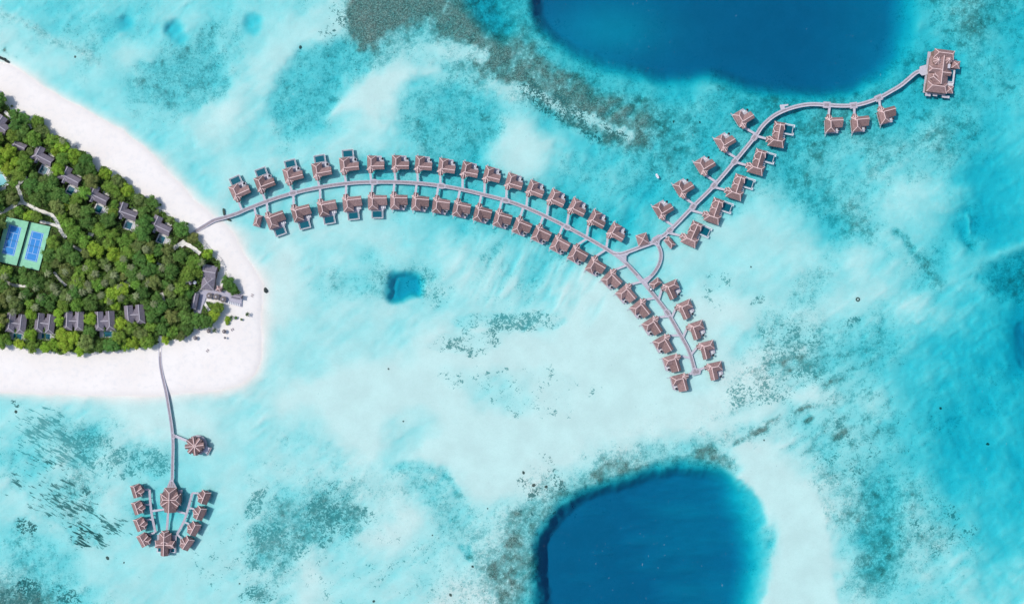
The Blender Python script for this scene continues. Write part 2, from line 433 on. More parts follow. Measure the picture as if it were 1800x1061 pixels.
# ---------------------------------------------------------------- materials of the setting
def mat_seabed():
    m, nt, out = new_mat('seabed_sand_and_reef')
    k = NT(nt)
    p = k.pos()
    rf = k.attr('reef').outputs['Fac']
    nA = k.noise(p, 0.46, 4, 0.8)
    nB = k.noise(p, 0.95, 3, 0.8, 0.6)
    nC = k.noise(p, 0.09, 4, 0.6)
    n = k.math('ADD', k.math('MULTIPLY', nA, .45), k.math('ADD', k.math('MULTIPLY', nB, .4), k.math('MULTIPLY', nC, .15)))
    n = k.math('MULTIPLY_ADD', k.math('SUBTRACT', n, .5), 3.6, .5)
    t = k.math('ADD', n, k.math('MULTIPLY', k.math('SUBTRACT', rf, .5), 1.05))
    f = k.ss(t, .30, .78)
    low = k.ss(rf, .0, .10)
    f = k.math('MULTIPLY', k.math('MULTIPLY', f, low), k.ss(rf, .0, .75, .60, 1.0))
    sandn = k.noise(p, 0.05, 5, 0.6)
    sand = k.mix(k.ss(sandn, .3, .7), (.80, .765, .75), (.87, .84, .82))
    rip = k.noise(p, .9, 3, .7)
    sand = k.mix(k.ss(rip, .35, .75, 0, .22), sand, (.62, .64, .58))
    reefd = k.mix(k.ss(nC, .35, .65), (.11, .135, .125), (.19, .185, .17))
    reefd = k.mix(k.ss(nB, .45, .62), reefd, (.46, .48, .43))
    reefc = k.mix(k.ss(rf, .52, .86), (.32, .50, .50), reefd)
    c = k.mix(f, sand, reefc)
    # coral clumps, round and current-drawn
    cv = k.attr('clumpdark').outputs['Fac']
    ccol = k.mix(k.math('POWER', cv, 1.7), (.30, .50, .50), (.06, .12, .115))
    n1 = k.noise(p, .42, 2.5, .62, 1.2)
    w1 = k.attr('clump').outputs['Fac']
    m1 = k.ss(k.math('MULTIPLY_ADD', w1, .27, n1), .72, .78)
    n2 = k.noise(k.maprot(k.maprot(p, (0, 0, R(28)), (1, 1, 1)), (0, 0, 0), (.22, 1, 1)), .62, 2.5, .62, .5)
    w2 = k.attr('dash').outputs['Fac']
    m2 = k.ss(k.math('MULTIPLY_ADD', w2, .27, n2), .72, .78)
    mm = k.math('MAXIMUM', k.math('MULTIPLY', m1, k.ss(w1, 0, .12)), k.math('MULTIPLY', m2, k.ss(w2, 0, .12)))
    c = k.mix(mm, c, ccol)
    b = k.bump(k.math('MULTIPLY', nB, k.math('ADD', .15, rf)), .7, .5)
    nt.links.new(k.bsdf(c, .95, b, 0.0), out.inputs[0])
    return m
def mat_beach():
    m, nt, out = new_mat('white_coral_sand')
    k = NT(nt); p = k.pos()
    a = k.noise(p, 0.035, 5, .6); b2 = k.noise(p, 1.2, 3, .7); f2 = k.noise(p, .25, 4, .65)
    c = k.mix(k.ss(a, .3, .7), (.86, .80, .745), (.90, .85, .80))
    c = k.mix(k.ss(f2, .45, .72, 0, .6), c, (.77, .745, .72)); c = k.mix(k.ss(b2, .58, .72, 0, .35), c, (.66, .64, .62))
    wet = k.ss(k.n('ShaderNodeSeparateXYZ').outputs[2], 0, 1)
    sep = k.n('ShaderNodeSeparateXYZ'); k.link(p, sep.inputs[0])
    wet = k.ss(sep.outputs[2], .0, .75, 1, 0)
    c = k.mix(k.math('MULTIPLY', wet, .45), c, (.74, .70, .66))
    nt.links.new(k.bsdf(c, .95, k.bump(b2, .35, .15), .05), out.inputs[0])
    return m
M = {}
M['seabed'] = mat_seabed()
M['beach'] = mat_beach()
M['soil'] = simple('leaf_litter_soil', (.055, .06, .03), .95, .5, .5, .05)
M['path'] = simple('pale_sand_path', (.84, .81, .75), .95, .18, .35, .05)

def mat_water():
    m, nt, out = new_mat('lagoon_water')
    k = NT(nt); p = k.pos()
    w1 = k.noise(k.maprot(p, (0, 0, R(25)), (1, .45, 1)), .55, 4, .6)
    w2 = k.noise(p, .06, 3, .55)
    h = k.math('ADD', w1, k.math('MULTIPLY', w2, .6))
    bmp = k.bump(h, .25, .06)
    tr = k.n('ShaderNodeBsdfTransparent')
    gl = k.n('ShaderNodeBsdfGlossy'); gl.inputs['Roughness'].default_value = .06
    k.link(bmp, gl.inputs['Normal'])
    fr = k.n('ShaderNodeFresnel'); fr.inputs['IOR'].default_value = 1.33; k.link(bmp, fr.inputs['Normal'])
    mx = k.n('ShaderNodeMixShader'); k.link(fr.outputs[0], mx.inputs[0]); k.link(tr.outputs[0], mx.inputs[1]); k.link(gl.outputs[0], mx.inputs[2])
    # scattered small whitecaps
    fo = k.noise(k.maprot(p, (0, 0, R(20)), (1, .3, 1)), .75, 2, .6)
    fm = k.noise(p, .012, 3, .6)
    ff = k.math('MULTIPLY', k.ss(fo, .69, .78), k.ss(fm, .45, .6))
    di = k.n('ShaderNodeBsdfDiffuse'); di.inputs[0].default_value = (.8, .85, .85, 1)
    mx2 = k.n('ShaderNodeMixShader'); k.link(k.math('MULTIPLY', ff, .30), mx2.inputs[0]); k.link(mx.outputs[0], mx2.inputs[1]); k.link(di.outputs[0], mx2.inputs[2])
    k.link(mx2.outputs[0], out.inputs['Surface'])
    va = k.n('ShaderNodeVolumeAbsorption')
    va.inputs['Density'].default_value = WATER_ABS[0]
    va.inputs['Color'].default_value = (0, 1 - WATER_ABS[1] / WATER_ABS[0], 1 - WATER_ABS[2] / WATER_ABS[0], 1)
    k.link(va.outputs[0], out.inputs['Volume'])
    return m
WATER_ABS = (.36, .0435, .0252)
M['water'] = mat_water()

# ---------------------------------------------------------------- object helpers
def P(px, py, z=0.0):
    f = (1 - z / H)
    return Vector(((px - 900) * S * f, (530.5 - py) * S * f, z))
def tag(o, label=None, cat=None, group=None, kind=None):
    if label: o['label'] = label
    if cat: o['category'] = cat
    if group: o['group'] = group
    if kind: o['kind'] = kind
    return o
def link(o, parent=None):
    COL.objects.link(o)
    if parent is not None: o.parent = parent
    return o
def empty(name, loc, rz=0.0, label=None, cat=None, group=None):
    o = bpy.data.objects.new(name, None); o.empty_display_size = 1
    COL.objects.link(o); o.location = loc; o.rotation_euler = (0, 0, rz)
    return tag(o, label, cat, group)
def grid_object(name, X, Y, Z, fmask, attrs, mat):
    ny, nx = X.shape
    idx = np.arange(nx * ny).reshape(ny, nx)
    q = np.stack([idx[1:, :-1], idx[1:, 1:], idx[:-1, 1:], idx[:-1, :-1]], -1)[fmask]
    used = np.unique(q); remap = np.full(nx * ny, -1, np.int64); remap[used] = np.arange(len(used))
    q = remap[q]
    co = np.stack([X.ravel(), Y.ravel(), Z.ravel()], -1)[used]
    me = bpy.data.meshes.new(name)
    me.vertices.add(len(co)); me.vertices.foreach_set('co', co.astype(np.float32).ravel())
    me.loops.add(q.size); me.loops.foreach_set('vertex_index', q.astype(np.int32).ravel())
    me.polygons.add(len(q)); me.polygons.foreach_set('loop_start', np.arange(0, q.size, 4, dtype=np.int32))
    me.polygons.foreach_set('loop_total', np.full(len(q), 4, np.int32))
    me.polygons.foreach_set('use_smooth', np.ones(len(q), bool))
    for an, av in attrs.items():
        a = me.attributes.new(an, 'FLOAT', 'POINT'); a.data.foreach_set('value', av.ravel()[used].astype(np.float32))
    me.update(calc_edges=True); me.validate()
    me.materials.append(mat)
    o = bpy.data.objects.new(name, me); COL.objects.link(o)
    o['kind'] = 'structure'
    return o

# ---------------------------------------------------------------- terrain
step = 2.5
xin = np.arange(-60, 1860 + .1, step); yin = np.arange(-60, 1121 + .1, step)
xo = np.array([60, 120, 200, 320, 500, 800, 1300, 2200, 4000, 8000, 16000, 40000])
xs_ = np.concatenate([-60 - xo[::-1], xin, 1860 + xo]); ys_ = np.concatenate([-60 - xo[::-1], yin, 1120 + xo])
GX, GY = np.meshgrid(xs_, ys_)
GZ, REEF, SOIL, SDI, CLI, CLD, CLV = fields(GX, GY)
far = np.maximum(np.maximum(-60 - GX, GX - 1860), np.maximum(-60 - GY, GY - 1120))
farm = sst(far, 150, 1500)
GZ = np.where(GZ < 0, GZ * (1 - farm) - 16 * farm, GZ)
WX = (GX - 900) * S * (1 - GZ / H); WY = (530.5 - GY) * S * (1 - GZ / H)
def fmin(A): return np.minimum(np.minimum(A[1:, :-1], A[1:, 1:]), np.minimum(A[:-1, 1:], A[:-1, :-1]))
def fmax(A): return np.maximum(np.maximum(A[1:, :-1], A[1:, 1:]), np.maximum(A[:-1, 1:], A[:-1, :-1]))
zmax = fmax(GZ); soilm = fmin(SOIL) > .6
isbed = zmax < .06
grid_object('seabed', WX, WY, GZ, isbed, {'reef': REEF, 'clump': CLI, 'dash': CLD, 'clumpdark': CLV}, M['seabed'])
grid_object('beach', WX, WY, GZ, ~isbed & ~soilm, {}, M['beach'])
grid_object('island_ground', WX, WY, GZ, ~isbed & soilm, {}, M['soil'])
def ground(px, py):
    i = int(np.clip((px + 60) / step, 0, len(xin) - 1)) + len(xo); j = int(np.clip((py + 60) / step, 0, len(yin) - 1)) + len(xo)
    return float(GZ[j, i])
# the sea: one closed body of water
W_ = 18500.0
me = bpy.data.meshes.new('sea_water')
v = [(sx * W_, sy * W_, z) for z in (0.0, -60.0) for sx, sy in ((-1, -1), (1, -1), (1, 1), (-1, 1))]
me.from_pydata(v, [], [(0, 1, 2, 3), (7, 6, 5, 4), (0, 4, 5, 1), (1, 5, 6, 2), (2, 6, 7, 3), (3, 7, 4, 0)])
me.materials.append(M['water'])
sea = link(bpy.data.objects.new('sea_water', me)); sea['kind'] = 'structure'

#@@OBJECTS@@
# ---------------------------------------------------------------- mesh builder
class MB:
    def __init__(s): s.v = []; s.f = []; s.uv = {}
    def add(s, vs, fs):
        o = len(s.v); s.v += [tuple(p) for p in vs]; s.f += [tuple(i + o for i in f) for f in fs]
    def prism(s, pts, z0, z1):
        n = len(pts)
        a = sum(pts[i][0] * pts[(i + 1) % n][1] - pts[(i + 1) % n][0] * pts[i][1] for i in range(n))
        if a < 0: pts = pts[::-1]
        s.add([(x, y, z0) for x, y in pts] + [(x, y, z1) for x, y in pts],
              [tuple(range(n, 2 * n)), tuple(range(n - 1, -1, -1))] + [(i, (i + 1) % n, n + (i + 1) % n, n + i) for i in range(n)])
    def box(s, x0, x1, y0, y1, z0, z1): s.prism([(x0, y0), (x1, y0), (x1, y1), (x0, y1)], z0, z1)
    def bar(s, a, b, w, h):
        """rectangular bar from a to b"""
        a, b = Vector(a), Vector(b); d = (b - a)
        if d.length < 1e-6: return
        d.normalize(); side = d.cross(Vector((0, 0, 1)))
        side = side.normalized() if side.length > 1e-4 else Vector((1, 0, 0))
        up = side.cross(d)
        c = []
        for p in (a, b):
            for sx, sy in ((-1, -1), (1, -1), (1, 1), (-1, 1)): c.append(p + side * (w / 2 * sx) + up * (h / 2 * sy))
        s.add(c, [(3, 2, 1, 0), (4, 5, 6, 7), (0, 1, 5, 4), (1, 2, 6, 5), (2, 3, 7, 6), (3, 0, 4, 7)])
    def cyl(s, x, y, z0, z1, r, n=6, r1=None):
        r1 = r if r1 is None else r1
        s.add([(x + r * math.cos(2 * math.pi * i / n), y + r * math.sin(2 * math.pi * i / n), z0) for i in range(n)] +
              [(x + r1 * math.cos(2 * math.pi * i / n), y + r1 * math.sin(2 * math.pi * i / n), z1) for i in range(n)],
              [tuple(range(n - 1, -1, -1)), tuple(range(n, 2 * n))] + [(i, (i + 1) % n, n + (i + 1) % n, n + i) for i in range(n)])
    def cone(s, x, y, z0, z1, r, n=8, rot=0, thick=.25):
        ring = [(x + r * math.cos(2 * math.pi * (i + rot) / n), y + r * math.sin(2 * math.pi * (i + rot) / n)) for i in range(n)]
        s.add([(a, b, z0) for a, b in ring] + [(x, y, z1)] + [(a, b, z0 - thick) for a, b in ring],
              [(i, (i + 1) % n, n) for i in range(n)] + [((i + 1) % n, i, n + 1 + i, n + 1 + (i + 1) % n) for i in range(n)] + [tuple(range(2 * n, n, -1))])
    def mesh(s, name, mat=None):
        me = bpy.data.meshes.new(name); me.from_pydata(s.v, [], s.f); me.update()
        if mat: me.materials.append(mat)
        return me
    def obj(s, name, mat, parent=None, kind=None):
        o = link(bpy.data.objects.new(name, s.mesh(name, mat)), parent)
        if kind: o['kind'] = kind
        return o

def copy_tree(o, parent=None):
    c = o.copy(); COL.objects.link(c); c.parent = parent
    for ch in CH.get(o.name, list(o.children)): copy_tree(ch, c)
    return c
CH = {}

# ---------------------------------------------------------------- materials of the objects
def mat_roof(name, c0, c1, c2):
    m, nt, out = new_mat(name); k = NT(nt)
    p = k.pos()
    a = k.noise(p, 1.1, 4, .75); b = k.noise(p, 3.2, 2, .7); c = k.noise(p, .12, 3, .5)
    col = k.mix(k.ss(a, .35, .65), c0, c1)
    col = k.mix(k.ss(b, .52, .72), col, c2)
    inf = k.n('ShaderNodeObjectInfo').outputs['Random']
    col = k.mix(k.math('MULTIPLY', c, .35), col, tuple(v * .6 for v in c1))
    sep = k.n('ShaderNodeSeparateXYZ'); k.link(p, sep.inputs[0])
    row = k.math('FRACT', k.math('MULTIPLY', sep.outputs[2], 5.0))
    bm = k.bump(k.math('ADD', row, b), .6, .12)
    hsv = k.n('ShaderNodeHueSaturation'); k.link(col, hsv.inputs['Color']); k.put(hsv.inputs['Value'], k.math('MULTIPLY_ADD', inf, .36, .76))
    nt.links.new(k.bsdf(hsv.outputs[0], .9, bm, .15), out.inputs[0])
    return m
M['roof'] = mat_roof('brown_shingle_roof', (.235, .145, .14), (.41, .27, .255), (.12, .08, .085))
M['roof_grey'] = mat_roof('grey_shingle_roof', (.20, .175, .21), (.32, .285, .33), (.14, .12, .145))
M['ridge'] = simple('pale_ridge_cap', (.78, .58, .55), .85, .15, 1.5)
M['ridge_grey'] = simple('pale_grey_ridge_cap', (.50, .46, .50), .85, .15, 1.5)
M['deck'] = simple('weathered_deck', (.47, .44, .49), .8, .22, 1.8, .2)
M['deckdark'] = simple('jetty_plank_centre', (.33, .29, .31), .8, .6, 2.2, .2)
M['deckpale'] = simple('pale_decking', (.55, .53, .58), .8, .15, 1.2, .2)
M['beam'] = simple('jetty_edge_beam', (.60, .58, .65), .8, .15, 1.0, .2)
M['pile'] = simple('timber_pile', (.13, .10, .09), .9, .3, 1.0, .1)
M['wall'] = simple('timber_wall', (.22, .15, .12), .8, .25, 1.0, .2)
M['rim'] = simple('white_pool_rim', (.70, .72, .75), .6, .08, 1.0, .4)
M['white'] = simple('white_fabric', (.80, .80, .82), .8, .05, 1.0, .2)
M['stone'] = simple('pale_stone_terrace', (.66, .63, .60), .85, .2, .9, .2)
M['dark'] = simple('dark_fabric', (.035, .04, .05), .8, .3, 1.5, .2)
M['thatch'] = simple('grey_thatch', (.20, .175, .17), .95, .4, 1.6, .1)
M['rock'] = simple('dark_rock', (.055, .07, .065), .9, .5, .8, .2, .2)
M['coral'] = simple('dark_coral', (.08, .11, .10), .95, .5, .8, .1, .2)
M['fence'] = simple('dark_mesh_fence', (.05, .09, .07), .8, .3, 1.0, .2)
M['courtgreen'] = simple('green_court_surface', (.30, .66, .44), .85, .12, .12, .2, .01)
M['courtblue'] = simple('blue_court_surface', (.05, .27, .66), .8, .07, .12, .2, .01)
M['line'] = simple('white_court_line', (.60, .72, .80), .8, .05, 1.0, .2, .01)
M['trunk'] = simple('tree_trunk', (.12, .09, .06), .9, .3, 2.0, .1)
def mat_poolwater():
    m, nt, out = new_mat('pool_water'); k = NT(nt); p = k.pos()
    n = k.noise(p, 1.2, 3, .6)
    c = k.mix(n, (.0, .085, .13), (.004, .135, .18))
    nt.links.new(k.bsdf(c, .08, None, .25), out.inputs[0]); return m
M['pool'] = mat_poolwater()
def mat_poollight():
    m, nt, out = new_mat('turquoise_pool_water'); k = NT(nt); p = k.pos()
    n = k.noise(p, 1.2, 3, .6)
    c = k.mix(n, (.0, .30, .38), (.02, .48, .52))
    nt.links.new(k.bsdf(c, .08, None, .25), out.inputs[0]); return m
M['poollight'] = mat_poollight()
def mat_leaf():
    m, nt, out = new_mat('tree_foliage'); k = NT(nt)
    inf = k.n('ShaderNodeObjectInfo')
    p = k.pos()
    n = k.noise(p, 1.6, 3, .7); n2 = k.noise(p, .35, 3, .6)
    hsv = k.n('ShaderNodeHueSaturation'); k.link(inf.outputs['Color'], hsv.inputs['Color'])
    k.put(hsv.inputs['Value'], k.math('MULTIPLY', k.ss(n, .25, .75, .45, 1.65), k.ss(n2, .3, .7, .75, 1.25)))
    k.put(hsv.inputs['Hue'], k.math('MULTIPLY_ADD', n2, .06, .47))
    dif = k.bsdf(hsv.outputs[0], .75, None, .25)
    trl = k.n('ShaderNodeBsdfTranslucent'); k.link(hsv.outputs[0], trl.inputs[0])
    mx = k.n('ShaderNodeMixShader'); mx.inputs[0].default_value = .30; k.link(dif, mx.inputs[1]); k.link(trl.outputs[0], mx.inputs[2])
    k.link(mx.outputs[0], out.inputs[0]); return m
M['leaf'] = mat_leaf()

# ---------------------------------------------------------------- roofs
PITCH = .50
def roof_piece(parent, a0, a1, b0, b1, br, rz, h0=0.0, h1=0.0, along='x', pitch=PITCH, rot=0.0, org=(0, 0), mat='roof', cap='ridge', caps=True, wall=True, name='roof', base=None):
    """roof over [a0,a1] (along the ridge) x [b0,b1] (across), ridge at b=br, height rz; h0/h1 hip lengths (0 = gable)"""
    T = .28
    if base is None: rz -= (2.0 - DECKZ)
    def tr(a, b, z):
        x, y = (a, b) if along == 'x' else (b, a)
        c, s = math.cos(rot), math.sin(rot)
        return (org[0] + x * c - y * s, org[1] + x * s + y * c, z)
    z0 = rz - pitch * abs(br - b0); z1 = rz - pitch * abs(b1 - br)
    mb = MB()
    top = [tr(a0, b0, z0), tr(a1, b0, z0), tr(a1, b1, z1), tr(a0, b1, z1), tr(a0 + h0, br, rz), tr(a1 - h1, br, rz)]
    bot = [(x, y, z - T) for x, y, z in top[:4]] + [(x, y, z - T) for x, y, z in top[4:]]
    fs = [(0, 1, 5, 4), (2, 3, 4, 5), (1, 2, 5), (3, 0, 4),
          (7, 6, 10, 11), (9, 8, 11, 10), (8, 7, 11), (6, 9, 10), (1, 0, 6, 7), (2, 1, 7, 8), (3, 2, 8, 9), (0, 3, 9, 6)]
    if along != 'x': fs = [f[::-1] for f in fs]
    mb.add(top + bot, fs)
    r = mb.obj(name, M[mat], parent)
    if caps:
        cb = MB(); w, h = .52, .22
        e = Vector((0, 0, .06))
        cb.bar(Vector(top[4]) + e, Vector(top[5]) + e, w, h)
        if h0 > 0: cb.bar(Vector(top[4]) + e, Vector(top[0]) + e, w * .8, h); cb.bar(Vector(top[4]) + e, Vector(top[3]) + e, w * .8, h)
        if h1 > 0: cb.bar(Vector(top[5]) + e, Vector(top[1]) + e, w * .8, h); cb.bar(Vector(top[5]) + e, Vector(top[2]) + e, w * .8, h)
        cb.obj('ridge_cap', M[cap], r)
    if wall:
        wb = MB(); ins = .7; zt = min(z0, z1) - .30
        zb = DECKZ if base is None else base
        if zt > zb + .3:
            q = [tr(a0 + ins, b0 + ins, 0), tr(a1 - ins, b0 + ins, 0), tr(a1 - ins, b1 - ins, 0), tr(a0 + ins, b1 - ins, 0)]
            wb.prism([(x, y) for x, y, _ in q], zb, zt + .25); wb.obj('wall', M['wall'], parent)
    return r
def cone_roof(parent, x, y, r, z0, z1, n=8, mat='roof', cap='ridge', wall=True, base=None, rot=.5):
    if base is None: z0 -= 2.0 - DECKZ; z1 -= 2.0 - DECKZ
    mb = MB(); mb.cone(x, y, z0, z1, r, n, rot); o = mb.obj('roof', M[mat], parent)
    cb = MB()
    for i in range(n):
        a = 2 * math.pi * (i + rot) / n
        cb.bar((x, y, z1 + .06), (x + r * math.cos(a), y + r * math.sin(a), z0 + .06), .38, .2)
    cb.obj('ridge_cap', M[cap], o)
    if wall:
        wb = MB(); wb.cyl(x, y, DECKZ if base is None else base, z0 - .1, r * .82, n); wb.obj('wall', M['wall'], parent)
    return o
DECKZ = 1.5
def deck(parent, pts, z=None, mat='deck', name='deck', t=.3):
    z = DECKZ if z is None else z
    mb = MB(); mb.prism(pts, z - t, z); return mb.obj(name, M[mat], parent)
def piles(parent, pts, zb=-4.0, zt=None, r=.18):
    mb = MB()
    for x, y in pts: mb.cyl(x, y, zb, (DECKZ if zt is None else zt) - .31, r, 5)
    return mb.obj('piles', M['pile'], parent, 'stuff')
def rect(x0, x1, y0, y1): return [(x0, y0), (x1, y0), (x1, y1), (x0, y1)]
def rotpts(pts, ang, org=(0, 0)):
    c, s = math.cos(ang), math.sin(ang)
    return [(org[0] + x * c - y * s, org[1] + x * s + y * c) for x, y in pts]
def pool(parent, x0, x1, y0, y1, z, rim=.45, water='pool', rot=0, org=(0, 0), rimz=.12, sides='NSEW', deep=.9):
    """basin with rim bars round a sheet of water"""
    b = MB(); b.prism(rotpts(rect(x0, x1, y0, y1), rot, org), z - deep, z - .16); basin = b.obj('pool', M['dark' if water == 'pool' else 'stone'], parent)
    w = MB(); w.prism(rotpts(rect(x0 + .02, x1 - .02, y0 + .02, y1 - .02), rot, org), z - .155, z - .06); w.obj('pool_water', M[water], basin)
    r = MB()
    if 'N' in sides: r.prism(rotpts(rect(x0 - rim, x1 + rim, y1 + .004, y1 + rim), rot, org), z - deep, z + rimz)
    if 'S' in sides: r.prism(rotpts(rect(x0 - rim, x1 + rim, y0 - rim, y0 - .004), rot, org), z - deep, z + rimz)
    if 'E' in sides: r.prism(rotpts(rect(x1 + .004, x1 + rim, y0, y1), rot, org), z - deep, z + rimz)
    if 'W' in sides: r.prism(rotpts(rect(x0 - rim, x0 - .004, y0, y1), rot, org), z - deep, z + rimz)
    r.obj('pool_rim', M['rim'], basin)
    return basin

# ---------------------------------------------------------------- over-water villa prototypes
k_ = S   # pixels to metres
def villa_A(up, haspool, narrow=1.0):
    """main hip roof, wing to the right, entry gable toward the jetty; up = seaward side is +y"""
    sg = 1 if up else -1
    r = empty('water_villa', (0, 0, 0))
    X = lambda u: u * k_ * narrow
    Y = lambda v: sg * v * k_
    def ys(a, b): return (min(Y(a), Y(b)), max(Y(a), Y(b)))
    # deck under the whole house
    y0, y1 = ys(-10, 13.5)
    deck(r, rect(X(-16.6), X(14), *ys(-9, 5)), name='deck'); 
    deck(r, rect(X(-16.6), X(9.5), *ys(5.02, 13.8)), z=DECKZ - .004, name='deck')
    # main block
    b0, b1 = X(-17.5), X(.5)
    y0, y1 = ys(-11, 13.0)
    hs, hl = (6 * k_, 7.5 * k_)
    h0, h1 = (hs, hl) if up else (hl, hs)
    roof_piece(r, y0, y1, b0, b1, X(-9), 7.0, h0, h1, along='y', pitch=.52)
    # wing
    if up: roof_piece(r, X(-9), X(16), Y(-11.5), Y(2.5), Y(-6.0), 6.75, 0, 0, along='x', pitch=.50)
    else: roof_piece(r, X(-9), X(16), Y(5.0), Y(-12), Y(-6.5), 6.75, 0, 0, along='x', pitch=.50)
    # entry gables
    y0, y1 = ys(-17.5, -7)
    hh = (0, 2.5 * k_)
    roof_piece(r, y0, y1, X(-15.2), X(-6.2), X(-10.7), 6.35, 0 if up else 0, 0, along='y', pitch=.6)
    c = math.radians(45) * (1 if up else -1)
    roof_piece(r, -6.5 * k_, 1.0 * k_, -3.2 * k_, 3.2 * k_, 0, 6.1, 1.2, 0, along='x', pitch=.6, rot=c * 1.15, org=(X(-11.5), Y(-8.5)), wall=False)
    roof_piece(r, -1.0 * k_, 5.5 * k_, -2.8 * k_, 2.8 * k_, 0, 5.9, 0, 1.2, along='x', pitch=.6, rot=-c * 1.1, org=(X(-8.5), Y(-9.5)), wall=False)
    # sun terrace in the notch
    if haspool or not up:
        deck(r, rect(X(3.0), X(12.5), *ys(5.3, 10.5)), z=DECKZ + .06, mat='deckpale', name='terrace', t=.12)
    else:
        deck(r, rect(X(4.0), X(13.5), *ys(3.0, 8.5)), z=DECKZ + .06, mat='deckpale', name='terrace', t=.12)
    # loungers under the eaves of the notch
    lm = MB()
    for q in range(2): lm.box(X(5 + 3.2 * q), X(5 + 3.2 * q) + .7, *sorted((Y(6.2), Y(6.2) + sg * 1.9)), DECKZ + .25, DECKZ + .42)
    lm.obj('sun_bed', M['white'], r)
    pts = [(X(u), Y(v)) for u in (-15, -5, 3, 12) for v in (-9, -2, 5)] + [(X(u), Y(12)) for u in (-15, -5, 4)]
    if haspool:
        deck(r, rect(X(-12.6), X(7.6), *ys(13.9, 27.2)), z=DECKZ - .35, mat='deckdark', name='pool_deck', t=.25)
        pa, pb = ys(14.9, 25.6)
        pool(r, X(-10.6), X(5.6), pa, pb, DECKZ + .05, rim=.2)
        rm = MB()
        rm.box(X(7.2), X(8.0), *ys(11, 27.6), DECKZ - .2, DECKZ + .5); rm.box(X(-12.9), X(-12.2), *ys(14, 27.6), DECKZ - .2, DECKZ + .35)
        rm.box(X(-12.1), X(7.1), *ys(27.0, 27.7), DECKZ - .2, DECKZ + .4)
        rm.obj('pool_rail', M['rim'], r)
        pts += [(X(u), Y(v)) for u in (-11, -2, 6) for v in (17, 26)]
    else:
        st = MB()
        for q in range(5): st.box(X(-15.8), X(-14.0), *sorted((Y(13.9 + q * .9), Y(14.6 + q * .9))), DECKZ - .5 - q * .35, DECKZ - .4 - q * .35)
        st.obj('sea_ladder', M['deckpale'], r)
    piles(r, pts)
    return r

def villa_L():
    """long villa: bottom hip roof, wing going up, pool on the right; origin where the ridges meet"""
    r = empty('pool_villa', (0, 0, 0)); K = k_
    deck(r, rect(-12 * K, 9 * K, -7 * K, 3.6 * K)); deck(r, rect(-7.6 * K, 8.6 * K, 3.62 * K, 30 * K), z=DECKZ - .004)
    roof_piece(r, -14 * K, 12 * K, -9.5 * K, 6 * K, 0, 7.0, 7 * K, 5 * K, along='x', pitch=.52)
    roof_piece(r, -1 * K, 29 * K, -8.0 * K, 8.0 * K, 0, 6.7, 0, 0, along='y', pitch=.52)
    roof_piece(r, -9.5 * K, 9.0 * K, 20.5 * K, 31.5 * K, 26.5 * K, 6.5, 4 * K, 3 * K, along='x', pitch=.55, wall=False)
    roof_piece(r, -9.8 * K, 0, 9.5 * K, 19 * K, 14.2 * K, 6.3, 3 * K, 0, along='x', pitch=.55, wall=False)
    roof_piece(r, -18 * K, -8 * K, -4.5 * K, 5 * K, .3 * K, 6.2, 3 * K, 0, along='x', pitch=.55)
    roof_piece(r, -4.5 * K, 3.5 * K, -3.5 * K, 3.5 * K, 0, 5.9, 0, 1.4, along='x', pitch=.55, rot=R(100), org=(-11 * K, 2.5 * K), wall=False)
    deck(r, rect(6.2 * K, 11 * K, 3.7 * K, 14.5 * K), z=DECKZ + .06, mat='deckpale', name='terrace', t=.12)
    lm = MB()
    for q in range(3): lm.box(8.9 * K, 8.9 * K + 1.7, (5 + q * 3) * K, (5 + q * 3) * K + .7, DECKZ + .2, DECKZ + .4)
    lm.obj('sun_bed', M['white'], r)
    pool(r, 10.5 * K, 23.5 * K, 17.5 * K, 30.0 * K, DECKZ + .1, rim=.3)
    rm = MB(); rm.box(8.9 * K, 26.5 * K, 15.0 * K, 16.3 * K, DECKZ - .3, DECKZ + .35); rm.box(8.9 * K, 26.5 * K, 31.4 * K, 32.7 * K, DECKZ - .3, DECKZ + .35)
    rm.box(25.3 * K, 26.5 * K, 16.35 * K, 19.5 * K, DECKZ - .3, DECKZ + .35); rm.box(25.3 * K, 26.5 * K, 28.2 * K, 31.35 * K, DECKZ - .3, DECKZ + .35)
    rm.obj('pool_walkway', M['rim'], r)
    piles(r, [(u * K, v * K) for u in (-11, 0, 8) for v in (-6, 2)] + [(u * K, v * K) for u in (-6, 7) for v in (10, 19, 28)] + [(u * K, v * K) for u in (12, 22) for v in (18, 29)])
    return r

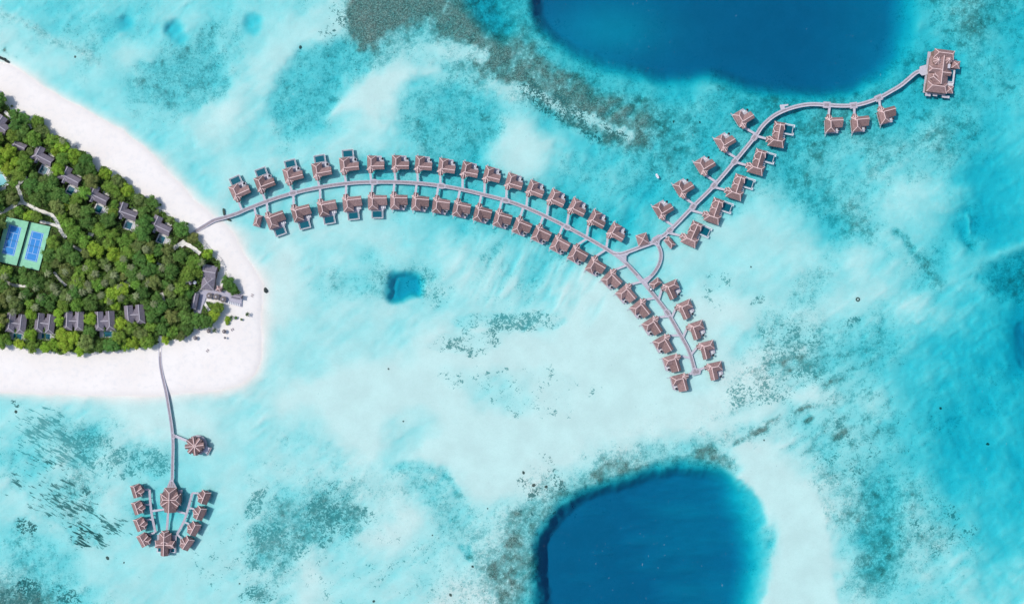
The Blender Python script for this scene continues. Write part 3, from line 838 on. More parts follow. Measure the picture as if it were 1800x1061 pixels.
def villa_S(mirror=False):
    """small spa hut: leaning long ridge with a second gable"""
    r = empty('spa_hut', (0, 0, 0)); K = k_; m = -1 if mirror else 1
    oct_ = [(11 * K * math.cos(R(22.5 + 45 * i)), 11 * K * math.sin(R(22.5 + 45 * i))) for i in range(8)]
    deck(r, oct_)
    roof_piece(r, -11.5 * K, 11.0 * K, -8.5 * K, 8.5 * K, 0, 6.6, 0, 2.5 * K, along='y', pitch=.55, rot=R(19) * m, org=(-1 * K * m, 0))
    if not mirror:
        roof_piece(r, 0, 12.5 * K, -6 * K, 6 * K, 0, 6.2, 0, 0, along='x', pitch=.55, rot=R(38), org=(0, -2 * K), wall=False)
        roof_piece(r, 0, 11.5 * K, -5 * K, 5 * K, 0, 5.7, 0, 3 * K, along='x', pitch=.5, rot=R(-22), org=(0, -1 * K), wall=False)
    else:
        roof_piece(r, -12.0 * K, 0, -6 * K, 6 * K, 0, 6.2, 0, 0, along='x', pitch=.55, rot=R(-48), org=(0, -2 * K), wall=False)
        roof_piece(r, -11.0 * K, 0, -5 * K, 5 * K, 0, 5.7, 3 * K, 0, along='x', pitch=.5, rot=R(6), org=(0, -1 * K), wall=False)
    piles(r, [(9 * K * math.cos(R(45 * i)), 9 * K * math.sin(R(45 * i))) for i in range(8)])
    return r

def snapshot(root):
    """remember children so copies in loops are cheap"""
    def rec(o):
        CH[o.name] = [c for c in bpy.data.objects if c.parent == o]
        for c in CH[o.name]: rec(c)
    rec(root)
def place(root, used, px, py, rz, name, label, cat, group, z=5.0):
    o = root if root.name not in used else copy_tree(root)
    used.add(root.name)
    w = P(px, py, z)
    o.location = (w.x, w.y, 0); o.rotation_euler = (0, 0, rz)
    tag(o, label, cat, group); return o

ORD = ['first', 'second', 'third', 'fourth', 'fifth', 'sixth', 'seventh', 'eighth', 'ninth', 'tenth', 'eleventh', 'twelfth', 'thirteenth', 'fourteenth', 'fifteenth',
       'sixteenth', 'seventeenth', 'eighteenth', 'nineteenth', 'twentieth', 'twenty-first', 'twenty-second', 'twenty-third', 'twenty-fourth']
MAIN = [(330, 418), (335, 414), (345, 406), (363, 395), (377, 387), (397, 381.5), (417, 375), (428, 370), (446.5, 362.5), (468.6, 354), (492, 346), (515, 339.5), (540, 333.5), (563.6, 329), (587, 325.2),
        (611, 322.3), (631, 320.6), (655, 320), (697.7, 320), (736.7, 322.2), (775.8, 326.5), (813, 333.2), (852, 342.5), (890, 352.5), (925, 365), (962, 381.6), (996.5, 398.8), (1030.8, 417.2), (1062.5, 435.5),
        (1089, 452.5), (1112.7, 475.5), (1131, 496.4), (1149.6, 519), (1173, 549.5), (1193.8, 584.6), (1211, 616.5), (1221.5, 652)]
BRANCH = [(1078, 446), (1092, 446), (1106, 441.5), (1126, 434), (1147, 426), (1165, 414.6), (1184, 398.5), (1217.6, 363.6), (1254.4, 326.8), (1291, 284.4), (1326.5, 241), (1339, 223), (1356, 206.6), (1376, 195.3), (1401.4, 186.9),
          (1426, 183.3), (1450.7, 184.3), (1477, 186), (1501.7, 185.2), (1522.4, 180.5), (1545, 172), (1564, 161.6), (1583, 150.3), (1598, 138), (1611, 127.5), (1624.5, 123.8), (1632, 123)]
LOOP = [(1151, 425), (1157.5, 433), (1161.5, 445), (1160.5, 458), (1155, 471), (1145, 484.5), (1131, 495)]
def smooth_line(pts, n=5):
    out = []
    P_ = [pts[0]] + list(pts) + [pts[-1]]
    for i in range(1, len(P_) - 2):
        p0, p1, p2, p3 = P_[i - 1], P_[i], P_[i + 1], P_[i + 2]
        for j in range(n):
            t = j / n
            out.append(tuple(.5 * ((2 * p1[c]) + (-p0[c] + p2[c]) * t + (2 * p0[c] - 5 * p1[c] + 4 * p2[c] - p3[c]) * t * t + (-p0[c] + 3 * p1[c] - 3 * p2[c] + p3[c]) * t ** 3) for c in (0, 1)))
    out.append(tuple(pts[-1])); return out
MAINS, BRS = smooth_line(MAIN), smooth_line(BRANCH)
def nearest(line, px, py):
    best = None
    for i in range(len(line) - 1):
        (x0, y0), (x1, y1) = line[i], line[i + 1]
        dx, dy = x1 - x0, y1 - y0; L = dx * dx + dy * dy
        if L < 1e-9: continue
        t = max(0, min(1, ((px - x0) * dx + (py - y0) * dy) / L))
        q = (x0 + t * dx, y0 + t * dy); d = math.hypot(px - q[0], py - q[1])
        if best is None or d < best[0]: best = (d, q, math.atan2(dy, dx))
    return best

UPPER = [(422.3, 336), (466, 322), (515.6, 308), (565.8, 300), (613.9, 291), (660.4, 288.5), (703.8, 288), (744.4, 289.5), (785.3, 294), (825.6, 300.6), (865, 309), (903.9, 321.3), (941.4, 334.6), (978.6, 350.4),
         (1015, 366.6), (1049.8, 387.5), (1083.9, 410)]
LOWER = [(484, 384), (529.2, 372), (574.8, 363), (619, 355.5), (663.4, 353), (701, 352.3), (738.8, 354.6), (775.4, 359.5), (811.9, 365.6), (848.7, 374.4), (883.9, 384), (918.6, 397.2), (952.7, 411.2), (985.7, 429),
         (1017, 446.8), (1048.5, 467.4), (1077.3, 491), (1103, 516.5), (1128, 543), (1149, 573.4), (1168.3, 605), (1184, 638.5), (1197.5, 672.5)]
RIGHT = [(1180.3, 510), (1204.3, 544.8), (1223.9, 580.7), (1241.8, 615.2), (1255.8, 652)]
BRL = [(1167.3, 368.4), (1203.5, 330.2), (1240.8, 290.6), (1276.5, 249), (1309, 207)]
TRIO = [(1466.7, 216.4, 2), (1512.8, 214.5, 6), (1560, 199.4, 15)]
LV = [(1217, 412, 24), (1257, 372, 19), (1296, 330, 18), (1333.5, 286, 16), (1369.5, 238, 10)]
used = set()
pA = {}
for up in (0, 1):
    for hp in (0, 1):
        pA[up, hp] = villa_A(bool(up), bool(hp), 1.0 if hp else .90)
        snapshot(pA[up, hp])
pL = villa_L(); pL.scale = (1.07, 1.07, 1); snapshot(pL)
pS = villa_S(False); pSm = villa_S(True); snapshot(pS); snapshot(pSm)
LINKS = []     # (jetty point, villa entry point)
def villaA_at(px, py, ang, up, hp, label, group, jl=None, cat='villa'):
    """px,py = middle of the roof outline; ang = image angle of the wing direction"""
    sg = -1 if up else 1
    c, s = math.cos(ang), math.sin(ang)
    def loc(u, v): v = v * sg; return (px + (u + .75) * c - (v + 2.2 * sg) * s, py + (u + .75) * s + (v + 2.2 * sg) * c)
    ox, oy = loc(0, 0)
    o = place(pA[up, hp], used, ox, oy, -ang, 'water_villa', label, cat, group)
    if jl is not None: LINKS.append((jl, loc(-10.5, -16.0)))
    return o
VILLAS = []
for i, (px, py) in enumerate(UPPER):
    d, q, a = nearest(MAINS, px - 8, py + 10)
    hp = 1 if i < 5 else 0
    lab = ORD[i] + (' pool' if hp else '') + ' villa from the beach on the upper side of the curved jetty'
    VILLAS.append((villaA_at(px, py, a, 1, hp, lab, 'water villas above the curved jetty', q), px, py, a, 1, hp))
for i, (px, py) in enumerate(LOWER):
    d, q, a = nearest(MAINS, px - 8 * (i < 14), py - 10 * (i < 14))
    hp = 1 if i < 5 else 0
    lab = ORD[i] + (' pool' if hp else '') + ' villa from the beach on the lower side of the curved jetty'
    VILLAS.append((villaA_at(px, py, a, 0, hp, lab, 'water villas below the curved jetty', q), px, py, a, 0, hp))
for i, (px, py) in enumerate(RIGHT):
    d, q, a = nearest(MAINS, px, py)
    a = R([66, 66, 72, 76, 78][i])
    lab = ORD[i] + ' of five villas right of the jetty tail, counted downward'
    VILLAS.append((villaA_at(px, py, a, 1, 0, lab, 'water villas right of the jetty tail', q), px, py, a, 1, 0))
for i, (px, py) in enumerate(BRL):
    d, q, a = nearest(BRS, px + 9, py + 21)
    lab = ORD[i] + ' brown villa up the left side of the diagonal jetty, from the fork'
    VILLAS.append((villaA_at(px, py, R(-31), 1, 0, lab, 'water villas left of the diagonal jetty', q), px, py, R(-31), 1, 0))
for i, (px, py, dg) in enumerate(TRIO):
    d, q, a = nearest(BRS, px - 9, py - 16)
    lab = ['leftmost', 'middle', 'rightmost'][i] + ' of three villas hanging below the pale jetty near the blue hole'
    VILLAS.append((villaA_at(px, py, R(-dg), 0, 0, lab, 'three villas below the pale jetty', q), px, py, R(-dg), 0, 0))
for i, (px, py, dg) in enumerate(LV):
    w = P(px - 1.5, py + 9, 6)
    o = place(pL, used, px - 2.5, py + 9.5, -R(dg), 'pool_villa', ORD[i] + ' long pool villa right of the diagonal jetty, counted from the fork', 'villa', 'long pool villas right of the diagonal jetty', 6)
    c, s = math.cos(R(dg)), math.sin(R(dg))
    e = (px - 2.5 - 17 * c, py + 9.5 - 17 * s)
    d, q, a = nearest(BRS, e[0] - 33, e[1] - 14)
    LINKS.append((q, e))
# small service huts
def hut(px, py, w, l, deg, label, pyramid=False, cat='hut'):
    r = empty('service_hut', P(px, py, 4) * Vector((1, 1, 0)) if False else (P(px, py, 4).x, P(px, py, 4).y, 0), -R(deg), label, cat, 'small huts beside the jetties')
    K = k_
    deck(r, rect(-w / 2 * K - .3, w / 2 * K + .3, -l / 2 * K - .3, l / 2 * K + .3))
    roof_piece(r, -l / 2 * K, l / 2 * K, -w / 2 * K, w / 2 * K, 0, DECKZ + 3.6, w / 2 * K * .98, w / 2 * K * .98, along='y', pitch=.55)
    piles(r, [(sx * (w / 2 - 1) * K, sy * (l / 2 - 1) * K) for sx in (-1, 1) for sy in (-1, 1)])
    return r
hut(452, 387.5, 12, 20, 14, 'small brown hut under the jetty near the beach, first on the lower side'); LINKS.append(((446.5, 362.5), (450, 379)))
hut(1130.3, 420.4, 19, 19.5, -16, 'square pyramid roofed hut on the upper edge of the jetty loop')
hut(1178, 425.7, 11, 19, -40, 'small hut right of the fork, below the diagonal jetty'); LINKS.append(((1168, 413), (1174, 419)))
hut(1153, 497.6, 12, 19, 52, 'small hut below the loop walkway, beside the parked buggy'); LINKS.append(((1141, 501), (1147, 501)))

# spa huts
SPL = [(240.9, 862), (242.7, 891.4), (246.5, 920.5), (253, 947.9)]
SPR = [(358.5, 873), (350.5, 900.9), (340.3, 928), (327.9, 953.6)]
for i, (px, py) in enumerate(SPL):
    place(pS, used, px, py, R([-2, 0, 3, 10][i]), 'spa_hut', ['topmost', 'second', 'third', 'lowest'][i] + ' of four small brown huts on the left spa walkway', 'hut', 'spa huts on the left walkway', 4)
for i, (px, py) in enumerate(SPR):
    place(pSm, used, px, py, R([-2, -4, -8, -14][i]), 'spa_hut', ['topmost', 'second', 'third', 'lowest'][i] + ' of four small brown huts on the right spa walkway', 'hut', 'spa huts on the right walkway', 4)
# spa hall
K = k_
def at(name, px, py, deg, label, cat, z=5):
    w = P(px, py, z); return empty(name, (w.x, w.y, 0), -R(deg), label, cat)
h = at('spa_hall', 299.5, 878, 1, 'large cross roofed brown hall at the middle of the lower spa walkways', 'hall')
deck(h, rect(-16 * K, 17 * K, -6 * K, 16 * K)); deck(h, rect(-11 * K, 11 * K, -19 * K, -6.02 * K), z=DECKZ - .004); deck(h, [(-9 * K, 16.02 * K), (9 * K, 16.02 * K), (3 * K, 25 * K), (-3 * K, 25 * K)], z=DECKZ + .01)
roof_piece(h, -18 * K, 18 * K, -9 * K, 11 * K, 1 * K, 7.6, 7 * K, 7 * K, along='x', pitch=.5)
roof_piece(h, -21.5 * K, 21 * K, -10.5 * K, 10.5 * K, 0, 7.9, 0, 8 * K, along='y', pitch=.5)
for a in (35, 145, 215, 325): roof_piece(h, 0, 18.0 * K, -5.5 * K, 5.5 * K, 0, 7.0, 0, 0, along='x', pitch=.5, rot=R(a), wall=False)
roof_piece(h, -8 * K, 8 * K, -19 * K, -8 * K, -13 * K, 6.6, 3 * K, 3 * K, along='x', pitch=.55, wall=False)
piles(h, [(u * K, v * K) for u in (-15, -5, 5, 15) for v in (-5, 5, 14)] + [(u * K, -17 * K) for u in (-9, 0, 9)])
h = at('spa_pavilion', 289.5, 954, 2, 'brown gabled pavilion with two square dark pools at the lowest end of the spa', 'pavilion')
deck(h, rect(-17 * K, 17 * K, -19 * K, 12 * K))
roof_piece(h, -22 * K, 21.5 * K, -6.5 * K, 6.5 * K, 0, 7.2, 0, 3 * K, along='y', pitch=.6)
roof_piece(h, -1 * K, 17 * K, -10.5 * K, 10.5 * K, 0, 7.3, 4 * K, 7 * K, along='y', pitch=.5)
roof_piece(h, -17 * K, 17 * K, -9 * K, 4 * K, -2.5 * K, 6.7, 3 * K, 3 * K, along='x', pitch=.5)
for a in (28, 152): roof_piece(h, 0, 17.0 * K, -4.5 * K, 4.5 * K, 0, 6.2, 0, 0, along='x', pitch=.55, rot=R(a) + math.pi * (1 if a < 90 else 1), org=(0, 2 * K), wall=False)
for sx in (-1, 1): pool(h, sx * 11.5 * K - 3 * K, sx * 11.5 * K + 3 * K, -17.5 * K, -11 * K, DECKZ + .2, rim=.5)
deck(h, rect(-6 * K, 6 * K, -24 * K, -19.05 * K), mat='deckpale', name='sun_deck')
piles(h, [(u * K, v * K) for u in (-15, -5, 5, 15) for v in (-18, -8, 2, 10)])
h = at('round_restaurant', 343.5, 783, 0, 'round many gabled brown pavilion alone right of the lower jetty', 'pavilion')
deck(h, [(17.5 * K * math.cos(R(22.5 * i)), 17.5 * K * math.sin(R(22.5 * i))) for i in range(16)])
deck(h, rotpts(rect(15 * K, 22 * K, -6 * K, 6 * K), R(-28)), z=DECKZ + .05, mat='deckpale', name='terrace')
deck(h, rotpts(rect(22.1 * K, 25 * K, -8 * K, 7 * K), R(-28)), z=DECKZ - .4, mat='deckdark', name='lower_terrace')
cone_roof(h, 0, 0, 15.5 * K, 4.5, 7.6, 12)
for a, L in ((8, 16), (52, 16), (98, 17), (140, 16.5), (185, 17), (228, 16), (275, 16.5), (320, 13)):
    roof_piece(h, 0, L * K, -4.2 * K, 4.2 * K, 0, 7.5, 0, 0, along='x', pitch=.62, rot=R(a), wall=False)
piles(h, [(15 * K * math.cos(R(45 * i)), 15 * K * math.sin(R(45 * i))) for i in range(8)])
# the great villa at the far end of the jetty
h = at('great_villa', 1652, 128, 7, 'huge many gabled brown villa with long pool at the far right jetty end', 'villa')
g = lambda px, py: (((px - 1652) * math.cos(R(7)) + (py - 128) * math.sin(R(7))) * K, (-(-(px - 1652) * math.sin(R(7)) + (py - 128) * math.cos(R(7)))) * K)
deck(h, rect(-22 * K, 19 * K, -38 * K, 40 * K)); deck(h, rect(19.02 * K, 32 * K, -34 * K, 30 * K), z=DECKZ - .004)
roof_piece(h, -18 * K, 19 * K, 24 * K, 41 * K, 34 * K, 10.0, 7 * K, 5 * K, along='x', pitch=.45)
roof_piece(h, -19 * K, 15 * K, -27 * K, 28 * K, 0, 9.0, 0, 0, along='x', pitch=.0001, wall=True) if False else None
roof_piece(h, -24 * K, 30 * K, -20 * K, 15 * K, 0, 9.2, 0, 0, along='y', pitch=.5)
roof_piece(h, -21 * K, 16 * K, -38 * K, -19 * K, -27 * K, 8.3, 7 * K, 7 * K, along='x', pitch=.45)
roof_piece(h, -23 * K, 0, -2 * K, 9 * K, 3.5 * K, 8.8, 5 * K, 0, along='x', pitch=.5, wall=False)
roof_piece(h, 0, 17.5 * K, -6 * K, 4 * K, -1 * K, 8.8, 0, 0, along='x', pitch=.5, wall=False)
roof_piece(h, -20 * K, 0, -5 * K, 5 * K, 0, 8.6, 3 * K, 0, along='x', pitch=.5, rot=R(-35), org=(0, -21 * K), wall=False)
roof_piece(h, -13 * K, 0, -3.5 * K, 3.5 * K, 0, 7.9, 2 * K, 0, along='x', pitch=.5, rot=R(-35), org=(-2 * K, -12 * K), wall=False)
cone_roof(h, -10 * K, 20 * K, 8.5 * K, 7.9, 10.0, 8); cone_roof(h, 10 * K, 24 * K, 8 * K, 7.6, 9.8, 8)
roof_piece(h, 20 * K, 35 * K, 11.5 * K, 26 * K, 18.5 * K, 7.0, 7.2 * K, 7.2 * K, along='x', pitch=.5)
roof_piece(h, 16.5 * K, 29 * K, -35 * K, -21.5 * K, -28 * K, 6.4, 6.1 * K, 6.1 * K, along='x', pitch=.5)
pool(h, 19.5 * K, 28.5 * K, -11 * K, 10.5 * K, DECKZ + .3, rim=.5)
deck(h, rect(29.9 * K, 31.4 * K, -16 * K, 12 * K), z=DECKZ + .6, mat='rim', name='pool_rail')
for q in range(5): deck(h, rect((18.6 + q * 2.5) * K, (20.2 + q * 2.5) * K, -19.5 * K, -14 * K), z=DECKZ + .35, mat='white', name='sun_bed', t=.15)
deck(h, rect(10 * K, 14.5 * K, 8 * K, 16 * K), z=7.8, mat='deckpale', name='roof_hatch', t=.6)
deck(h, rect(-17 * K, -7 * K, -43 * K, -38.02 * K), z=DECKZ - .3, mat='deckpale', name='landing')
deck(h, rect(-3 * K, 5 * K, -41.5 * K, -38.02 * K), z=DECKZ - .3, mat='deckpale', name='landing')
deck(h, rect(14 * K, 28 * K, -42.5 * K, -38.02 * K), z=DECKZ - .3, mat='deckpale', name='landing')
for u, v in ((-19, -40), (17.5, -44)):
    pass
piles(h, [(u * K, v * K) for u in (-20, -8, 4, 17, 30) for v in (-33, -20, -5, 10, 27)], -7)
h.scale = (.95, .93, 1)

# ---------------------------------------------------------------- jetties
def world_line(pts, z): return [P(x, y, z) for x, y in pts]
def sweep(mb, pts, w, z0, z1, off=0.0):
    n = len(pts); L = []; Rr = []
    for i in range(n):
        a = pts[max(i - 1, 0)]; b = pts[min(i + 1, n - 1)]
        d = Vector((b[0] - a[0], b[1] - a[1], 0)).normalized(); nrm = Vector((-d.y, d.x, 0))
        c = Vector((pts[i][0], pts[i][1], 0)) + nrm * off
        L.append(c + nrm * w / 2); Rr.append(c - nrm * w / 2)
    v = []
    for i in range(n): v += [(L[i].x, L[i].y, z1), (Rr[i].x, Rr[i].y, z1), (Rr[i].x, Rr[i].y, z0), (L[i].x, L[i].y, z0)]
    f = [(3, 2, 1, 0), tuple(4 * (n - 1) + q for q in (0, 1, 2, 3))]
    for i in range(n - 1):
        for q in range(4): f.append((4 * i + q, 4 * i + (q + 1) % 4, 4 * i + 4 + (q + 1) % 4, 4 * i + 4 + q))
    mb.add(v, f)
def jetty(name, label, lines, width_px, centre='deckdark', zs=0.0, link_lines=(), nodes=(), polys=(), beams=True, cat='jetty', deckmat='deck', inset=.55):
    z = DECKZ + zs
    r = empty(name, (0, 0, 0), 0, label, cat)
    w = width_px * K
    pil = []
    for li, ln in enumerate(lines):
        pts = [(p.x, p.y) for p in world_line(ln, z)]
        zz = z - .02 * li
        mb = MB(); sweep(mb, pts, w, zz - .35, zz); mb.obj('deck', M[deckmat], r)
        if centre:
            mb = MB(); sweep(mb, pts, w * inset, zz + .004, zz + .03); mb.obj('plank_strip', M[centre], r)
        if beams:
            for sd_ in (1, -1):
                mb = MB(); sweep(mb, pts, .32, zz + .006, zz + .2, sd_ * (w / 2 - .17)); mb.obj('edge_beam', M['beam'], r)
        acc = 0
        for i in range(1, len(pts)):
            a, b = Vector(pts[i - 1]), Vector(pts[i]); acc += (b - a).length
            if acc > 6:
                acc = 0; d = (b - a).normalized(); nn = Vector((-d.y, d.x)) * (w / 2 - .4)
                pil += [tuple(b + nn), tuple(b - nn)]
    for (a, b, wp) in link_lines:
        pa, pb = P(*a, z - .1), P(*b, z - .1)
        mb = MB(); sweep(mb, [(pa.x, pa.y), (pb.x, pb.y)], wp * K, z - .40, z - .06 - .002 * (len(pil) % 7)); mb.obj('side_walkway', M['deckpale'], r)
        pil += [((pa.x + pb.x) / 2, (pa.y + pb.y) / 2)]
    for (x, y, rr, n) in nodes:
        c = P(x, y, z); mb = MB(); mb.cyl(c.x, c.y, z - .3, z + .045, rr * K, n); mb.obj('junction_platform', M['deck'], r)
        mb = MB(); mb.cyl(c.x, c.y, z + .046, z + .09, rr * K * .38, 8); mb.obj('plank_strip', M[centre or 'deck'], r)
    for pi_, poly in enumerate(polys):
        pw = [(P(x, y, z).x, P(x, y, z).y) for x, y in poly]
        mb = MB(); mb.prism(pw, z - .33, z + .035); mb.obj('junction_platform', M['deck'], r)
        if poly is TRI2 or poly is TRI: continue
        cx = sum(p[0] for p in pw) / len(pw); cy = sum(p[1] for p in pw) / len(pw)
        mb = MB(); mb.prism([(cx + (x - cx) * .62, cy + (y - cy) * .62) for x, y in pw], z + .036, z + .06); mb.obj('plank_strip', M[centre or 'deck'], r)
    if pil: piles(r, pil, -5.5, z)
    return r
def wedge(cx, cy, ang, ext=11, half=4.2, nr=3.0):
    """splayed platform where a walkway leaves the jetty"""
    c, s = math.cos(ang), math.sin(ang)
    q = [(-ext, -half), (-nr, -half * 1.65), (nr, -half * 1.65), (ext, -half), (ext, half), (nr, half * 1.65), (-nr, half * 1.65), (-ext, half)]
    return [(cx + u * c - v * s, cy + u * s + v * c) for u, v in q]
main_links = [(a, b, 4.0) for a, b in LINKS[:45]]
br_links = [(a, b, 4.0) for a, b in LINKS[45:58]]
extra = LINKS[58:]
main_links += [(extra[0][0], extra[0][1], 3.6)]; br_links += [(extra[1][0], extra[1][1], 3.6)]; 
if len(extra) > 2: main_links += [(extra[2][0], extra[2][1], 3.6)]
WM = []
for (cx, cy) in ((515, 339.5), (657, 320), (776, 326.5), (889, 352), (997, 399), (1173, 549.5)):
    d, q, a = nearest(MAINS, cx, cy); WM.append(wedge(q[0], q[1], a, 7.5, 3.2, 2.0))
TRI = [(1066, 436), (1092, 446), (1102, 441), (1112, 440), (1101, 450), (1101, 464), (1093, 458), (1080, 447)]
TRI2 = [(1121, 483), (1131, 490), (1143, 483), (1147, 487), (1138, 497), (1141, 509), (1134, 504), (1118, 487)]
ENDP = [(1214, 655), (1218, 646), (1224, 646), (1233, 650), (1231, 657), (1218, 660)]
jetty('curved_jetty', 'long curved grey plank jetty from the beach between two rows of villas', [MAINS], 6.6, link_lines=main_links, polys=WM + [TRI, TRI2, ENDP])
WB = []
for (cx, cy) in ((1177, 404), (1218, 363), (1255, 326), (1291, 284), (1326, 242)):
    d, q, a = nearest(BRS, cx, cy); WB.append(wedge(q[0], q[1], a, 7, 3.3, 1.8))
for (cx, cy) in ((1454, 184.5), (1501, 185), (1545, 172)):
    d, q, a = nearest(BRS, cx, cy); WB.append([(q[0] + u * math.cos(a) - v * math.sin(a), q[1] + u * math.sin(a) + v * math.cos(a)) for u, v in ((-7, -5.5), (6, -5.5), (6, 5.5), (-7, 5.5))])
WB.append([(1147, 418), (1157, 412), (1165, 412), (1160, 424), (1158, 434), (1150, 430), (1142, 430)])
b = jetty('diagonal_jetty', 'pale plank jetty climbing diagonally from the fork to the huge far villa', [BRS], 6.8, zs=.08, link_lines=br_links, polys=WB, centre='deckdark', inset=.35, deckmat='deckpale')
for pts in ([(1371, 184.5), (1385.5, 183), (1386, 185.5), (1379, 187.5), (1380, 192), (1373, 194), (1371, 187)], [(1617, 117), (1628, 114), (1632, 131), (1621, 133), (1615, 128)]):
    mb = MB(); mb.prism([(P(x, y, 2).x, P(x, y, 2).y) for x, y in pts], 1.7, 2.02); mb.obj('side_platform', M['deckpale'], b)
jetty('loop_walkway', 'curved plank walkway closing the loop right of the jetty fork', [smooth_line(LOOP)], 6.2, zs=-.05)
SOUTH = [(282.8, 596), (281.6, 620), (282, 640), (286, 663), (292, 689), (297, 719), (301.5, 748), (304, 778), (303.5, 808), (302.7, 838), (301.5, 858)]
jetty('spa_jetty', 'thin grey jetty running down from the beach to the spa halls', [smooth_line(SOUTH)], 5.4, link_lines=[((306, 765), (328, 774), 4.6)], centre='deckdark', inset=.4, deckmat='deck', polys=[[(302, 758), (310, 766), (306, 772), (301, 770)], [(298.5, 843), (303.5, 843), (311, 857), (292.5, 857)]])
jetty('spa_walkway', 'plank walkways branching between the two brown spa halls and the eight huts',
      [smooth_line([(262.8, 860), (264, 880), (265.8, 898), (270, 920.5), (273.5, 935)]), smooth_line([(338, 866), (330.6, 893), (323, 916), (311, 938.5)]), [(295.5, 900), (293, 935)]],
      4.2, centre=None, beams=False, deckmat='deck', zs=-.1,
      link_lines=[((265, 898), (292, 894), 3.6), ((306, 896), (329, 903), 3.6), ((262, 860), (251, 860), 3.4), ((264, 886.5), (254, 886.5), 3.2), ((268, 912.5), (258, 913), 3.2), ((272, 935), (262, 940), 3.2),
                  ((338, 866), (349, 866), 3.2), ((333, 892), (341, 894), 3.2), ((324, 917), (332, 920), 3.2), ((311, 938), (319, 946), 3.2)])

# terrace parasols of the row villas
pp = None
def para_mesh():
    r = empty('terrace_parasol', (0, 0, 0)); m = MB(); m.cyl(0, 0, DECKZ, DECKZ + 2.6, .05, 5); m.obj('pole', M['pile'], r)
    m = MB(); m.cone(0, 0, DECKZ + 2.1, DECKZ + 2.8, 1.0, 8, 0, .05); m.obj('canopy', M['dark'], r); return r
pr = para_mesh(); snapshot(pr); pused = set()
for o, px, py, a, up, hp in VILLAS:
    if not up and hp: continue
    sg = -1 if up else 1
    u, v = (12.5, 9.5) if up else (8.5, 11.0)
    c, s = math.cos(a), math.sin(a)
    x, y = px + (u * .93) * c - v * sg * s, py + (u * .93) * s + v * sg * c
    q = place(pr, pused, x, y, 0, 'terrace_parasol', None, 'parasol', 'dark parasols on villa terraces', 4)
    q['label'] = 'dark parasol at the ' + o['label'].split(',')[0].replace(' on the upper side of the curved jetty', ' above the curved jetty').replace(' on the lower side of the curved jetty', ' below the curved jetty').replace(' of five villas right of the jetty tail', ' villa right of the jetty tail').replace(' brown villa up the left side of the diagonal jetty', ' villa left of the diagonal jetty').replace(' of three villas hanging below the pale jetty near the blue hole', ' villa hanging below the pale jetty')

# ---------------------------------------------------------------- small things on the water and the jetty
def lumpy(name, px, py, r, h, mat, label, cat, seed, sub=2, z=None, flat=1.0):
    rnd = random.Random(seed)
    bm = bmesh.new(); bmesh.ops.create_icosphere(bm, subdivisions=sub, radius=1)
    for v in bm.verts:
        n = 1 + (rnd.random() - .5) * .35
        v.co = Vector((v.co.x * r * n, v.co.y * r * n * flat, v.co.z * h * n))
    me = bpy.data.meshes.new(name); bm.to_mesh(me); bm.free(); me.materials.append(M[mat])
    o = link(bpy.data.objects.new(name, me)); zz = ground(px, py) if z is None else z
    o.location = P(px, py, zz); o.rotation_euler = (0, 0, rnd.random() * 3)
    return tag(o, label, cat)
lumpy('rock', 467.5, 510, 2.2, 1.6, 'rock', 'dark round rock awash on its own sand patch right of the beach tip', 'rock', 3, flat=.75)
CORALS = [(920, 830, 1.7, 'dark grey coral head in pale shallows above the lower blue hole'), (938, 852, 1.9, 'brown coral head between two others left of the lower blue hole rim'), (960, 855, 1.8, 'right of two brown coral heads above the lower blue hole'),
          (831, 995, 1.4, 'dark coral head near the bottom edge left of the lower blue hole'), (792, 1045, 1.8, 'black coral head close to the bottom edge of the photo'), (657, 1056, 1.5, 'black coral head cut by the bottom edge, left of centre'),
          (1343, 773, 1.0, 'small black coral head above the pale sand tongue'), (189, 980, 2.0, 'teal round coral patch lower left of the spa'), (218, 988, .9, 'tiny dark coral head below the spa huts'),
          (421, 1025, .9, 'tiny black coral dot near the bottom left'), (683, 648, 1.0, 'tiny dark coral dot alone in the pale middle lagoon'), (709, 740, .9, 'tiny dark coral dot on white sand below centre'), (1320, 469, .9, 'tiny dark coral dot right of the loop villas'),
          (1653, 717, 1.4, 'dark coral dot in turquoise water near right edge'), (1736, 780, 1.6, 'dark coral patch in turquoise water far right'), (1184, 214, 1.3, 'dark coral dot left of the topmost diagonal row villa'),
          (1230, 215, 1.1, 'small dark coral beside the diagonal row villas above the fork'), (132, 100, 1.2, 'dark coral dot on pale shallows by the upper left beach'), (28, 723, 1.8, 'dark coral lump below the lower left beach edge'),
          (528, 83, 1.7, 'dark ringed coral head in the pale upper left lagoon'), (857, 893, .8, 'tiny dark coral dot left of the lower blue hole reef'), (760, 940, .8, 'tiny dark coral dot in pale water below centre')]
for i, (x, y, rr, lb) in enumerate(CORALS):
    lumpy('coral', x, y, rr * .8, min(.8, max(.3, -ground(x, y) * .6)), 'coral', lb, 'coral', 40 + i, 2, flat=.8)['group'] = 'coral heads alone on the sand'
# swim ring marker buoy
def torus(name, px, py, R0, r0, z, mat, label, cat):
    mb = MB(); n, m = 20, 6
    vs = [((R0 + r0 * math.cos(2 * math.pi * j / m)) * math.cos(2 * math.pi * i / n), (R0 + r0 * math.cos(2 * math.pi * j / m)) * math.sin(2 * math.pi * i / n), r0 * math.sin(2 * math.pi * j / m)) for i in range(n) for j in range(m)]
    fs = [(i * m + j, ((i + 1) % n) * m + j, ((i + 1) % n) * m + (j + 1) % m, i * m + (j + 1) % m) for i in range(n) for j in range(m)]
    mb.add(vs, fs); o = mb.obj(name, M[mat]); o.location = P(px, py, z); return tag(o, label, cat)
torus('coral_ring', 1508, 526, 1.3, .5, ground(1508, 526) + .1, 'coral', 'dark ring shaped coral alone in pale water at the right', 'coral')
